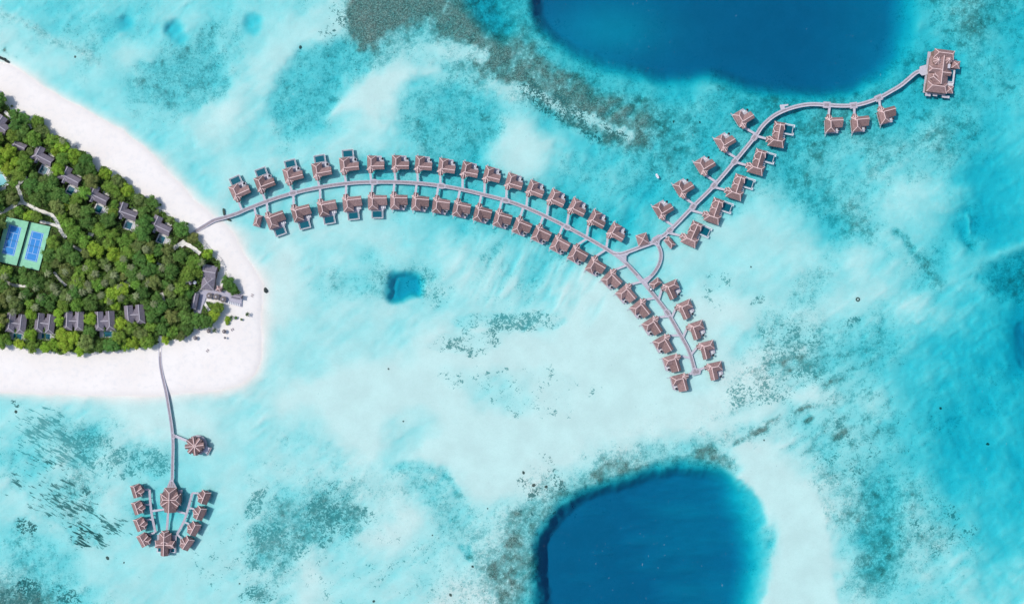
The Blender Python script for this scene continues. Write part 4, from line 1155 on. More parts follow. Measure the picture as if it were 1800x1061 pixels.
# pale paddle boat adrift
bt = empty('boat', P(1155.3, 309.5, 0), R(-62), 'small pale boat adrift between the villa row and the diagonal villas', 'boat')
def hull(L, W, z0, z1, n=12):
    pts = []
    for i in range(n):
        a = 2 * math.pi * i / n; pts.append((L / 2 * math.copysign(abs(math.cos(a)) ** .9, math.cos(a)), W / 2 * math.copysign(abs(math.sin(a)) ** .7, math.sin(a))))
    return pts
mb = MB(); mb.prism(hull(4.2, 1.9, 0, 1), -.25, .35); mb.obj('hull', M['white'], bt)
mb = MB(); mb.box(-.9, -.5, -.7, .7, .352, .5); mb.box(.5, .9, -.65, .65, .352, .5); mb.obj('seat', M['deckpale'], bt)
# buggy on the jetty
bg_ = empty('golf_buggy', P(1143.5, 508.5, 2.05), -R(52), 'white roofed golf buggy parked on the jetty beside the small hut', 'buggy')
mb = MB(); mb.box(-1.2, 1.2, -.6, .6, .35, .75); mb.obj('body', M['dark'], bg_)
mb = MB(); mb.box(-.9, .6, -.62, .62, 1.85, 1.95); mb.obj('roof', M['white'], bg_)
for x in (-.8, .8):
    for y in (-.55, .55):
        mb = MB(); mb.bar((x, y - .1, .25), (x, y + .1, .25), .5, .5); mb.obj('wheel', M['dark'], bg_)
mb = MB()
for x in (-.85, .55):
    for y in (-.55, .55): mb.box(x - .03, x + .03, y - .03, y + .03, .76, 1.849)
mb.obj('roof_posts', M['pile'], bg_)
# gate hut / moored boats where the jetty meets the water
for px, py, dg, L, W, lb in ((393.3, 372.5, 82, 6.0, 1.6, 'dark narrow boat moored above the jetty at the waterline'), (401.5, 386, 30, 4.5, 1.5, 'dark boat half under the jetty at the waterline')):
    w = P(px, py, .2); r = empty('moored_boat', (w.x, w.y, 0.02), -R(dg) + math.pi / 2 * 0, lb, 'boat', 'dark boats at the start of the jetty')
    mb = MB(); mb.prism(hull(L, W, 0, 1), -.3, .35); mb.obj('hull', M['rock'], r)
    mb = MB(); mb.box(-.2, .2, -W * .42, W * .42, .353, .45); mb.obj('seat', M['pile'], r)
    mb = MB(); mb.prism([(a * .94, b_ * .8) for a, b_ in hull(L, W, 0, 1)], .352, .37); mb.obj('canvas_cover', M['fence'], r)
# groyne of dark rocks at the left edge
gr_ = empty('rock_groyne', P(4, 104, 0), 0, 'curved groyne of dark rocks at the upper left beach corner', 'groyne')
rnd = random.Random(5)
rk = []
for i in range(30):
    t = i / 29; x = -14 + 28 * t; y = 100 + 10 * t - 4 * math.sin(t * 3) + rnd.uniform(-1.1, 1.1)
    bm = bmesh.new(); bmesh.ops.create_icosphere(bm, subdivisions=1, radius=.75 + rnd.random() * .45)
    for v in bm.verts: v.co *= 1 + (rnd.random() - .5) * .3
    me_ = bpy.data.meshes.new('rock'); bm.to_mesh(me_); bm.free(); me_.materials.append(M['rock'])
    o = link(bpy.data.objects.new('rock', me_), gr_); w = P(x, y, .4); o.location = (w.x - gr_.location.x, w.y - gr_.location.y, .3)

# ---------------------------------------------------------------- the island: houses
GH = 1.6
def land(name, px, py, deg, label, cat, group=None, z=6):
    w = P(px, py, z); return empty(name, (w.x, w.y, GH - .2), -R(deg), label, cat, group)
KEEP = []   # discs without trees: (px, py, r)
RG = dict(mat='roof_grey', cap='ridge_grey', base=.0)
LJ = [(113.3, 308.6, 27), (65.5, 273, 27), (162.3, 341.7, 26), (212.7, 371.6, 20), (272.7, 395.5, 25)]
LN = ['second', 'first', 'third', 'fourth', 'fifth']
def land_villa(jx, jy, deg, label):
    r = land('beach_villa', jx, jy, deg, label, 'villa', 'grey roofed pool villas behind the upper beach')
    z = 6.0
    roof_piece(r, -2 * K, 29 * K, -8.5 * K, 8.0 * K, 0, z, 0, 0, along='x', pitch=.5, **RG)
    roof_piece(r, -6 * K, 17 * K, -8.5 * K, 7.5 * K, 0, z + .2, 5 * K, 0, along='y', pitch=.5, **RG)
    roof_piece(r, -12 * K, 0, -3.5 * K, 3.5 * K, 0, z - .6, 0, 0, along='x', pitch=.5, rot=R(45), org=(-1 * K, -1 * K), wall=False, mat='roof_grey', cap='ridge_grey')
    roof_piece(r, -11 * K, 0, -3.0 * K, 3.0 * K, 0, z - .7, 0, 0, along='x', pitch=.5, rot=R(90), org=(2 * K, -2 * K), wall=False, mat='roof_grey', cap='ridge_grey')
    deck(r, rect(8 * K, 33 * K, -27.5 * K, -8.6 * K), z=.5, mat='stone', name='terrace')
    deck(r, rect(10 * K, 22 * K, 8.1 * K, 13 * K), z=.5, mat='stone', name='terrace')
    pool(r, 10.5 * K, 22 * K, -25.0 * K, -13 * K, .7, rim=.5, deep=.6)
    for q in range(2): deck(r, rect((24.5 + 3.4 * q) * K, (26.5 + 3.4 * q) * K, -19 * K, -14 * K), z=.95, mat='white', name='sun_bed', t=.2)
    c, s = math.cos(R(deg)), math.sin(R(deg))
    for u, v, rr in ((4, 6, 12), (16, 2, 13), (24, 4, 10), (18, -17, 13), (28, -17, 7), (0, -12, 8)):
        KEEP.append((jx + u * c + v * s, jy + u * s - v * c, rr))
    return r
for (jx, jy, dg), n in zip(LJ, LN): land_villa(jx, jy, dg, n + ' grey pool villa from upper left, behind the upper beach trees')
r = land('beach_villa', 32, 256, 24, 'grey roof almost buried in trees near the upper left edge', 'villa', 'grey roofed pool villas behind the upper beach')
roof_piece(r, -7 * K, 14 * K, -7 * K, 7 * K, 0, 5.8, 0, 0, along='x', pitch=.5, **RG)
roof_piece(r, -9 * K, 6 * K, -4 * K, 4 * K, 0, 5.9, 0, 0, along='y', pitch=.5, org=(-6 * K, 0), mat='roof_grey', cap='ridge_grey', base=0)
pool(r, 14 * K, 20 * K, 8 * K, 15 * K, .6, rim=.3, water='poollight', deep=.5); KEEP += [(32, 257, 10), (42, 261, 6), (46, 250, 6)]
r = land('beach_villa', 0, 222, 36, 'large grey roof cut by the left edge beside a turquoise plunge pool', 'villa', 'grey roofed pool villas behind the upper beach')
roof_piece(r, -16 * K, 15 * K, -9 * K, 9 * K, 0, 6.2, 0, 0, along='x', pitch=.5, **RG)
roof_piece(r, -6 * K, 16 * K, -8 * K, 8 * K, 0, 6.4, 0, 0, along='y', pitch=.5, org=(-4 * K, 2 * K), mat='roof_grey', cap='ridge_grey', base=0)
pool(r, 6 * K, 12 * K, 10 * K, 18 * K, .6, rim=.5, water='poollight', deep=.5); KEEP += [(0, 222, 14), (10, 230, 8), (14, 215, 7), (4, 200, 6), (-14, 212, 14)]
r = land('island_pool', -6, 314, 58, 'turquoise pool with stone edge cut by the left edge above the courts', 'pool')
pool(r, -12 * K, 12 * K, -8 * K, 8 * K, .5, rim=1.6, water='poollight', deep=.4); KEEP += [(0, 316, 13), (-10, 304, 12)]
HV = [(28.7, 566, 7, 1, 'leftmost'), (79, 566, 7, 1, 'second from left'), (129.5, 562, 2, 0, 'middle'), (184, 562, -3, 1, 'fourth from left'), (236.5, 551, -5, 0, 'rightmost')]
for (x, y, dg, hp, n) in HV:
    r = land('family_villa', x, y, dg, n + ' of five grey twin ridged villas along the lower island edge' + (', with pool' if hp else ', no pool seen'), 'villa', 'grey twin ridged villas behind the lower beach')
    sc = .92
    for sx in (-1, 1): roof_piece(r, -20 * K * sc, 15 * K, -7.8 * K, 7.6 * K, 0, 6.2, 7 * K, 0, along='y', pitch=.5, org=(sx * 9.8 * K, 0), **RG)
    roof_piece(r, -9 * K, 9 * K, -13 * K, 8 * K, -2 * K, 5.9, 0, 0, along='x', pitch=.42, wall=False, mat='roof_grey', cap='ridge_grey')
    if hp:
        deck(r, rect(-15 * K, 15 * K, -32 * K, -15 * K), z=.5, mat='stone', name='terrace'); pool(r, -8 * K, 7 * K, -29.5 * K, -20.5 * K, .7, rim=.5, deep=.6)
        KEEP += [(x - 7, y + 24, 8), (x + 7, y + 24, 8)]
    for u, v in ((-9, -8), (9, -8), (-9, 8), (9, 8), (0, 0)): KEEP.append((x + u, y + v, 11))
# restaurant quarter
r = land('beach_restaurant', 369, 477, 10, 'grey ridged restaurant roof at the island tip above the pyramid roof', 'restaurant')
roof_piece(r, -11.5 * K, 11.5 * K, -11 * K, 11 * K, -1 * K, 6.6, 0, 0, along='x', pitch=.42, **RG)
roof_piece(r, -11 * K, 11 * K, -3 * K, 3 * K, 0, 5.9, 0, 0, along='y', pitch=.5, org=(-11 * K, 0), **RG)
deck(r, rect(-9 * K, 10 * K, -17 * K, -11.05 * K), z=1.0, mat='stone', name='terrace')
r = land('pyramid_bar', 365.5, 497, 8, 'grey pyramid roofed bar joining the two plank decks', 'bar')
roof_piece(r, -11.5 * K, 11.5 * K, -11.5 * K, 11.5 * K, 0, 6.2, 11.4 * K, 11.4 * K, along='x', pitch=.42, **RG)
for sx in (-1, 1): roof_piece(r, 4 * K, 16 * K, -3 * K, 3 * K, 0, 5.2, 0, 0, along='y', pitch=.5, org=(sx * 6 * K, 0), wall=False, mat='roof_grey', cap='ridge_grey')
def flat(name, pts, z0, z1, mat, label, cat):
    mb = MB(); mb.prism([(P(x, y, z1).x, P(x, y, z1).y) for x, y in pts], z0, z1); return tag(mb.obj(name, M[mat]), label, cat)
M['plaza'] = simple('lilac_grey_decking', (.46, .44, .52), .8, .14, .9, .2)
flat('beach_deck', [(352.5, 508.5), (392, 512), (425.5, 518.5), (424, 539), (399.5, 533), (385, 527), (362, 523), (352, 551), (341.5, 550)], 1.0, 2.3, 'plaza', 'lilac grey deck with loungers and parasols wrapping the island tip', 'deck')
r = land('long_pavilion', 341.5, 529, 11, 'long narrow dark grey roof along the left of the plank deck', 'pavilion')
roof_piece(r, -14 * K, 14 * K, -5 * K, 5 * K, 0, 5.0, 3 * K, 0, along='y', pitch=.5, **RG)
r = land('bar_shed', 414.5, 520.8, 9, 'dark flat hipped bar roof at the far right of the plank deck', 'bar')
roof_piece(r, -10 * K, 10 * K, -4 * K, 4 * K, 0, 4.4, 3 * K, 3 * K, along='x', pitch=.45, **RG)
r = land('small_kiosk', 384, 507.5, 20, 'small pinkish kiosk roof right of the pyramid bar', 'kiosk')
roof_piece(r, -5 * K, 5 * K, -4.5 * K, 4.5 * K, 0, 4.6, 4.4 * K, 4.4 * K, along='x', pitch=.5, base=0)
r = land('garden_pavilion', 333, 494, 20, 'small four pointed grey pavilion roof among trees left of the bar', 'pavilion')
roof_piece(r, -7 * K, 7 * K, -2.4 * K, 2.4 * K, 0, 6.2, 0, 0, along='x', pitch=.6, rot=R(50), **RG); roof_piece(r, -7 * K, 7 * K, -2.4 * K, 2.4 * K, 0, 6.2, 0, 0, along='x', pitch=.6, rot=R(140), **RG)
lumpy('white_awning', 342, 496.5, 1.5, .8, 'white', 'small white round awning between garden pavilion and bar', 'awning', 9, z=5.0)
KEEP += [(369, 470, 12), (369, 486, 12), (362, 497, 11), (333, 494, 6), (342, 496, 5), (345, 520, 7), (341, 536, 7), (350, 540, 8), (384, 507, 5), (362, 478, 7), (378, 476, 8), (357, 512, 8), (368, 508, 9)]
def thatch_parasol(px, py, rr, label, z=2.3, group='round thatched parasols'):
    w = P(px, py, z + 2.4); r = empty('thatched_parasol', (w.x, w.y, z), random.random(), label, 'parasol', group)
    mb = MB(); mb.cyl(0, 0, -.6, 2.7, .09, 6); mb.obj('pole', M['trunk'], r)
    mb = MB(); mb.cone(0, 0, 2.1, 3.1, rr * K, 12, 0, .2); mb.obj('canopy', M['thatch'], r)
    mb = MB(); mb.cone(0, 0, 3.02, 3.35, rr * K * .3, 8, 0, .05); mb.obj('cap', M['ridge_grey'], r)
for x, y, n in ((367.7, 519.7, 'left'), (380, 521.6, 'middle'), (392, 525.8, 'right')): thatch_parasol(x, y, 5.6, n + ' of three big round grey thatched parasols on the plank deck')
for x, y, rr, lb in ((366.5, 581.7, 3.6, 'round grey parasol below the trees, left of a small palm'), (393.7, 582.4, 3.6, 'round grey parasol alone in the middle of the lower beach tip'), (343, 594, 3.6, 'round grey parasol on sand below the lower tree edge'),
                     (325.8, 590.5, 2.8, 'round grey parasol touching the lower tree edge near the spa jetty'), (348.5, 577.5, 2.8, 'round grey parasol tucked against the yellowish trees'), (395, 593.5, 2.0, 'smallest grey parasol on open sand of the lower tip')):
    thatch_parasol(x, y, rr, lb, 1.5)
# loungers on the deck and beach
for i in range(7):
    x, y = 402.5 + i * 3.1, 531.5 + i * .75
    w = P(x, y, 2.3); r = empty('sun_lounger', (w.x, w.y, 2.3), R(-10 + (i % 3) * 4), ('leftmost', 'second', 'third', 'fourth', 'fifth', 'sixth', 'rightmost')[i] + ' white sun lounger in the row at the deck edge', 'sun lounger', 'white loungers at the deck edge')
    mb = MB(); mb.box(-.4, .4, -1.0, .5, .25, .4); mb.obj('seat', M['white'], r); mb = MB(); mb.add([(-.4, .5, .4), (.4, .5, .4), (.4, 1.1, .9), (-.4, 1.1, .9), (-.4, .5, .25), (.4, .5, .25), (.4, 1.15, .75), (-.4, 1.15, .75)], [(0, 1, 2, 3), (7, 6, 5, 4), (0, 4, 5, 1), (1, 5, 6, 2), (2, 6, 7, 3), (3, 7, 4, 0)]); mb.obj('backrest', M['white'], r)
    mb = MB(); mb.box(-.3, .3, -.7, .4, 0.0, .249); mb.obj('frame', M['pile'], r)
for i, (x, y, lb) in enumerate(((408.5, 579, 'pair of grey loungers on open sand near the lower tip'), (365, 616, 'grey lounger pair alone on the lower beach below the parasols'), (443, 519, 'pale loungers on sand left of the rock'), (48.5, 206.5, 'dark loungers on sand at the upper tree edge'), (134, 258.5, 'dark loungers in a gap of the upper beach trees'))):
    w = P(x, y, 1.5); r = empty('lounger_pair', (w.x, w.y, ground(x, y)), R(30 + 20 * i), lb, 'sun loungers')
    for q in (-.7, .7):
        mb = MB(); mb.box(q - .35, q + .35, -.9, .9, .05, .35); mb.obj('lounger', M['deckdark'], r)
# low fence line along the upper tip beach
r = empty('beach_fence', (0, 0, 0), 0, 'low grey fence running along the sand beside the island tip trees', 'fence')
FL = [(353, 415), (360, 424), (367, 433), (376, 443), (388, 453), (393, 461)]
pf = [P(x, y, 1.8) for x, y in FL]
mb = MB(); sweep(mb, [(p.x, p.y) for p in pf], .14, 1.9, 2.15); mb.obj('rail', M['deck'], r)
for i in range(len(pf) - 1):
    for t in (0, .5):
        q = pf[i].lerp(pf[i + 1], t); mb = MB(); mb.box(q.x - .12, q.x + .12, q.y - .12, q.y + .12, .4, 2.2); mb.obj('post', M['pile'], r)

# tennis courts
def quadpt(q, s, t):
    a = Vector(q[0]).lerp(Vector(q[1]), s); b = Vector(q[3]).lerp(Vector(q[2]), s); return a.lerp(b, t)
ct = empty('tennis_court_ground', (0, 0, 0), 0, 'mint green enclosure holding two blue tennis courts at the left edge', 'court')
def fl(parent, name, pts, z0, z1, mat):
    mb = MB(); mb.prism([(P(x, y, z1).x, P(x, y, z1).y) for x, y in pts], z0, z1); return mb.obj(name, M[mat], parent)
fl(ct, 'playing_surface', COURTS, .8, 1.95, 'courtgreen')
B1 = [(16.2, 394), (38.2, 400.2), (25, 450), (3, 445)]; B2 = [(55.6, 405), (77.3, 410.3), (65, 460.8), (42.6, 455.4)]
def qline(parent, q, s0, t0, s1, t1, w=.16):
    a, b = quadpt(q, s0, t0), quadpt(q, s1, t1)
    A, B = P(a.x, a.y, 1.97), P(b.x, b.y, 1.97)
    mb = MB(); sweep(mb, [(A.x, A.y), (B.x, B.y)], w, 1.962, 1.972 + .001 * (abs(s0 - s1) > .5)); return mb.obj('court_line', M['line'], parent)
for q, lb in ((B1, 'left'), (B2, 'right')):
    c = fl(ct, 'blue_court', q, 1.952, 1.96, 'courtblue')
    for a in ((0, .02, 1, .02), (0, .98, 1, .98), (.02, .02, .02, .98), (.98, .02, .98, .98), (.13, .02, .13, .98), (.87, .02, .87, .98), (.13, .25, .87, .25), (.13, .75, .87, .75), (.5, .25, .5, .75)): qline(c, q, *a, w=.22)
    a, b = quadpt(q, -.05, .5), quadpt(q, 1.05, .5); A, B = P(a.x, a.y, 2.4), P(b.x, b.y, 2.4)
    mb = MB(); sweep(mb, [(A.x, A.y), (B.x, B.y)], .06, 1.975, 2.9); n = tag(mb.obj('tennis_net', M['fence']), 'net across the ' + lb + ' blue tennis court', 'net')
def fence(pts, label, h=3.6):
    r = empty('court_fence', (0, 0, 0), 0, label, 'fence', 'fences round the tennis courts'); pw = [P(x, y, 4) for x, y in pts]
    mb = MB(); sweep(mb, [(p.x, p.y) for p in pw], .07, 2.0, h); mb.obj('mesh_panel', M['fence'], r)
    for i in range(len(pw) - 1):
        n = max(1, int((pw[i + 1] - pw[i]).length / 5))
        for j in range(n + 1):
            q = pw[i].lerp(pw[i + 1], j / n); mb = MB(); mb.cyl(q.x, q.y, 1.9, h + .1, .1, 5); mb.obj('post', M['fence'], r)
fence([(50, 389.4), (28.5, 467)], 'dark mesh fence between the two blue courts')
fence([(12, 381), (88.6, 398)], 'dark mesh fence along the upper side of the courts')
fence([(88.6, 398), (68, 475.7)], 'dark mesh fence along the right side of the courts')
fence([(68, 475.7), (-8.6, 458.7)], 'dark mesh fence along the lower side of the courts')

# paths through the trees
PATHS = [([(-10, 378), (8, 371), (22, 363), (40, 356), (62, 367), (80, 374), (92, 379), (101, 392), (108, 408), (116, 418)], 5.2), ([(40, 356), (36, 342), (31, 328), (36, 320), (47, 310)], 5),
         ([(70, 389), (92, 394), (101, 398)], 4), ([(8, 494), (24, 501), (48, 503)], 4), ([(95, 478), (104, 490), (116, 502)], 3.5), ([(128, 432), (143, 441)], 4), ([(155, 411), (164, 413)], 4.5),
         ([(220, 494), (227, 504)], 4.5), ([(284, 514), (288, 530)], 5), ([(305, 437), (318, 428), (330, 430), (342, 438), (352, 446)], 5.5), ([(318, 424), (324, 432)], 10), ([(388, 480), (388, 492), (384, 504)], 4),
         ([(355, 526), (368, 546)], 4), ([(8, 196), (20, 208)], 4), ([(52, 219), (55, 226)], 2.5), ([(123, 262), (130, 256)], 2.5), ([(0, 333), (10, 330)], 4), ([(30, 463), (62, 473)], 3), ([(280, 600), (282.5, 590)], 5), ([(276, 462), (284, 466)], 3)]
def zsheet(name, pts_px, w, mat, zoff):
    L = smooth_line(pts_px, 4); mb = MB(); n = len(L); v = []
    for i in range(n):
        a = L[max(i - 1, 0)]; b = L[min(i + 1, n - 1)]; d = Vector((b[0] - a[0], b[1] - a[1])).normalized(); nn = Vector((-d.y, d.x)) * w / 2
        wv = 1 + .18 * math.sin(i * 1.7)
        for sg in (1, -1):
            x, y = L[i][0] + nn.x * sg * wv, L[i][1] + nn.y * sg * wv; p = P(x, y, ground(x, y) + zoff); v.append(tuple(p))
    f = [(2 * i, 2 * i + 1, 2 * i + 3, 2 * i + 2) for i in range(n - 1)]
    mb.add(v, f); o = mb.obj(name, M[mat]); o['kind'] = 'structure'; return o
for pts, w in PATHS: zsheet('sand_path', pts, w * 1.25, 'path', .12)

# ---------------------------------------------------------------- trees
def inpoly(x, y, pts):
    c = False; n = len(pts)
    for i in range(n):
        x0, y0 = pts[i]; x1, y1 = pts[(i + 1) % n]
        if (y0 > y) != (y1 > y) and x < (x1 - x0) * (y - y0) / (y1 - y0) + x0: c = not c
    return c
def edged(x, y, pts):
    return min(nearest([pts[i], pts[(i + 1) % len(pts)]], x, y)[0] for i in range(len(pts)))
def crown_mesh(seed, nl=9, leaves=58, flatn=.62):
    """unit crown: leaf clumps over several lobes, with dark gaps between them"""
    rnd = random.Random(seed); V = []; F = []
    lobes = [(0, 0, .12, .5)]
    for i in range(nl):
        a = 2 * math.pi * i / nl * 1.0 + rnd.uniform(-.35, .35); d = rnd.uniform(.42, .78)
        lobes.append((d * math.cos(a), d * math.sin(a), rnd.uniform(-.22, .12), rnd.uniform(.24, .40)))
    for i in range(5):
        a = rnd.uniform(0, 6.28); d = rnd.uniform(.15, .5); lobes.append((d * math.cos(a), d * math.sin(a), rnd.uniform(.1, .28), rnd.uniform(.22, .34)))
    for (lx, ly, lz, lr) in lobes:
        # inner mass, a rough low dome
        m = 7; o = len(V)
        for ring, (rr, zz) in enumerate(((.9, -.35), (.72, .25))):
            for j in range(m):
                a = 2 * math.pi * j / m + ring * .4; q = rr * lr * rnd.uniform(.8, 1.0); V.append((lx + q * math.cos(a), ly + q * math.sin(a), (lz + zz * lr) * flatn))
        V.append((lx, ly, (lz + .62 * lr) * flatn))
        for j in range(m): F.append((o + j, o + (j + 1) % m, o + m + (j + 1) % m, o + m + j)); F.append((o + m + j, o + m + (j + 1) % m, o + 2 * m))
        for k in range(int(leaves * (lr / .34) ** 1.6)):
            th = rnd.uniform(0, 6.283); cz = rnd.uniform(-.25, 1); sz = math.sqrt(max(0, 1 - cz * cz)); n = Vector((sz * math.cos(th), sz * math.sin(th), cz))
            c = Vector((lx, ly, lz)) + n * lr * rnd.uniform(.82, 1.12)
            nn = (n + Vector((rnd.uniform(-.8, .8), rnd.uniform(-.8, .8), rnd.uniform(-.2, .9)))).normalized()
            t = nn.orthogonal().normalized(); t = Matrix.Rotation(rnd.uniform(0, 6.28), 3, nn) @ t; b = nn.cross(t); s_ = rnd.uniform(.035, .075)
            o = len(V)
            for (p, q) in ((-1.2, -.6), (0, -.9), (1.3, 0), (0, .9)): w = c + t * p * s_ + b * q * s_; V.append((w.x, w.y, w.z * flatn))
            F.append((o, o + 1, o + 2, o + 3))
    me = bpy.data.meshes.new('crown'); me.from_pydata(V, [], F); me.materials.append(M['leaf']); return me
def trunk_mesh(h, r0, r1, limbs=4, seed=0):
    mb = MB(); rnd = random.Random(seed); mb.cyl(0, 0, -.3, h, r0, 6, r1)
    for i in range(limbs):
        a = 2 * math.pi * i / limbs + rnd.uniform(-.3, .3); mb.bar((0, 0, h * .75), (1.7 * math.cos(a), 1.7 * math.sin(a), h * 1.12), r1 * 1.1, r1 * 1.1)
    return mb.mesh('trunk', M['trunk'])
CROWNS = [crown_mesh(100 + i, 8 + i % 3) for i in range(9)]
TRUNK = trunk_mesh(4.6, .28, .17)
def palm_crown(seed, n=15):
    rnd = random.Random(seed); V = []; F = []
    for i in range(n):
        a = 2 * math.pi * i / n + rnd.uniform(-.15, .15); L = rnd.uniform(2.7, 3.6); up = rnd.uniform(.1, .9); d = Vector((math.cos(a), math.sin(a), 0)); s_ = Vector((-d.y, d.x, 0))
        pr_ = None
        for j in range(6):
            t = j / 5; c = d * L * t * (1 - .12 * t) + Vector((0, 0, up * math.sin(t * 2.4) - 1.5 * t * t)); w = (.06 + .27 * math.sin(min(1, t * 1.25) * math.pi * .8)) * (1 if t < 1 else .15)
            q = [c - s_ * w + Vector((0, 0, -.16)), c + Vector((0, 0, .05)), c + s_ * w + Vector((0, 0, -.16))]; o = len(V); V += [tuple(x) for x in q]
            if pr_ is not None: F += [(pr_, pr_ + 1, o + 1, o), (pr_ + 1, pr_ + 2, o + 2, o + 1)]
            pr_ = o
    me = bpy.data.meshes.new('fronds'); me.from_pydata(V, [], F); me.materials.append(M['leaf']); return me
PALMS = [palm_crown(10 + i, 12 + i) for i in range(4)]
PTRUNK = trunk_mesh(7.0, .2, .13, 0, 2)

LANDM = [(50, 425, 'the tennis courts'), (113, 308, 'the second upper villa'), (68, 276, 'the first upper villa'), (166, 342, 'the third upper villa'), (220, 372, 'the fourth upper villa'), (282, 398, 'the fifth upper villa'),
         (29, 566, 'the leftmost twin ridged villa'), (79, 566, 'the second twin ridged villa'), (129, 562, 'the middle twin ridged villa'), (184, 562, 'the fourth twin ridged villa'), (236, 551, 'the rightmost twin ridged villa'),
         (365, 490, 'the restaurant roofs'), (282, 598, 'the spa jetty head'), (325, 430, 'the clearing by the jetty'), (40, 356, 'the forked sand path'), (3, 222, 'the upper left roof'), (33, 256, 'the buried roof'), (0, 316, 'the turquoise pool'),
         (160, 412, 'the mid island path'), (225, 500, 'the mid island clearing'), (30, 500, 'the short path below the courts'), (105, 490, 'the lower bent path'), (286, 522, 'the clearing right of centre island'), (333, 494, 'the garden pavilion')]
def where(x, y):
    b = sorted(LANDM, key=lambda l: math.hypot(l[0] - x, l[1] - y))[0]; dx, dy = x - b[0], y - b[1]
    ang = math.degrees(math.atan2(-dy, dx)) % 360
    s_ = ['right of', 'to the upper right of', 'above', 'to the upper left of', 'left of', 'to the lower left of', 'below', 'to the lower right of'][int((ang + 22.5) // 45) % 8]
    return s_ + ' ' + b[2], math.hypot(dx, dy)
TONES = {'yellow green': (.30, .45, .045), 'mid green': (.20, .335, .05), 'deep green': (.125, .245, .05), 'olive green': (.225, .29, .08)}
def tone_at(x, y):
    n = float(fbm(np.array([x * 1.0]), np.array([y * 1.0]), 55, 3, 901)[0]) + random.uniform(-.12, .12)
    edge = min(edged(x, y, CANOPY), 40)
    if math.hypot((x - 190) / 62, (y - 425) / 32) < 1: n += .22
    if edge < 9: n += .10
    if y > 470 and y < 540: n -= .06
    if x > 240: n -= .05
    if n > .62: return 'yellow green'
    if n > .49: return 'mid green'
    if n > .42: return 'olive green'
    return 'deep green'
PALM_SPOTS = [(82, 482), (167, 481), (152.7, 501), (181, 498.5), (158, 508), (198, 484), (192, 530), (254, 436), (17, 527), (37, 518), (60, 505), (72, 523), (100, 515), (135, 492), (120, 522), (143, 515), (208, 505), (212, 522),
              (175, 517), (92, 503), (240, 520), (230, 470), (262, 500), (270, 535), (113, 478), (24, 548), (150, 470), (215, 455), (110, 248), (286, 470), (246, 486), (354, 462), (300, 505), (60, 540), (5, 488), (128, 506), (188, 470)]
def blocked(x, y, r):
    for kx, ky, kr in KEEP:
        if math.hypot(x - kx, y - ky) < kr + r * .62: return True
    if inpoly(x, y, [(9, 377), (93, 395), (71, 481), (-14, 463)]): return True
    if edged(x, y, COURTS) < r * .9: return True
    for pts, w in PATHS:
        if nearest(pts, x, y)[0] < w / 2 + r * .80: return True
    return False
rnd = random.Random(11)
trees = []
cell = {}
def ok(x, y, r, f):
    for (tx, ty, tr_) in trees:
        if abs(tx - x) < 30 and abs(ty - y) < 30 and math.hypot(tx - x, ty - y) < (r + tr_) * f: return False
    return True
for rad, tries, f in ((12.0, 2500, .80), (9.5, 4000, .78), (7.0, 4000, .84)):
    for _ in range(tries):
        x, y = rnd.uniform(-45, 425), rnd.uniform(135, 622)
        r_ = rad * rnd.uniform(.85, 1.12)
        if not inpoly(x, y, CANOPY) and not inpoly(x, y, GROVE): continue
        d = edged(x, y, CANOPY) if inpoly(x, y, CANOPY) else edged(x, y, GROVE)
        if d < r_ * .55 and d < 7: 
            if d < r_ * .45: continue
        if blocked(x, y, r_) or not ok(x, y, r_, f): continue
        trees.append((x, y, r_))
trees.sort(key=lambda t: -t[2])
labs = {}
shadowz = 0
n_single = 0
for (x, y, r_) in trees:
    tone = tone_at(x, y); zg = ground(x, y); ed_ = edged(x, y, CANOPY) if inpoly(x, y, CANOPY) else edged(x, y, GROVE); hgt = (4.0 + r_ * .30 + rnd.uniform(-.9, .9)) * (.55 + .45 * min(1, ed_ / 22))
    w = P(x, y, zg + hgt)
    t = empty('broadleaf_tree', (w.x, w.y, zg - .1), rnd.uniform(0, 6.28))
    c = link(bpy.data.objects.new('crown', CROWNS[rnd.randrange(9)]), t)
    rr = r_ * K * 1.26; c.scale = (rr, rr * rnd.uniform(.88, 1.08), rr * rnd.uniform(1.0, 1.25)); c.location = (0, 0, hgt - .2)
    base = TONES[tone]; v = rnd.uniform(.82, 1.2); hs = rnd.uniform(.88, 1.14)
    c.color = (base[0] * v * hs, base[1] * v, base[2] * v, 1)
    k2 = link(bpy.data.objects.new('trunk', TRUNK), t); k2.scale = (1, 1, hgt / 5.2)
    wh, dist = where(x, y)
    size = 'broad' if r_ > 9.3 else ('small' if r_ < 6.6 else 'rounded')
    lb = f'{size} {tone} tree {wh}'
    labs.setdefault(lb, []).append((dist, t)); t['category'] = 'tree'; t['group'] = 'broadleaf trees of the island'
for lb, L in labs.items():
    L.sort(key=lambda q: q[0])
    if len(L) == 1: L[0][1]['label'] = lb
    elif len(L) == 2: L[0][1]['label'] = 'nearer ' + lb; L[1][1]['label'] = 'farther ' + lb
    elif len(L) <= 4:
        for q, (d, t) in zip(('nearest', 'second nearest', 'third nearest', 'fourth nearest'), L): t['label'] = q + ' ' + lb
    else:
        for q, (d, t) in enumerate(L): t['label'] = (ORD[q] + ' nearest ' if q else 'nearest ') + lb
labs = {}
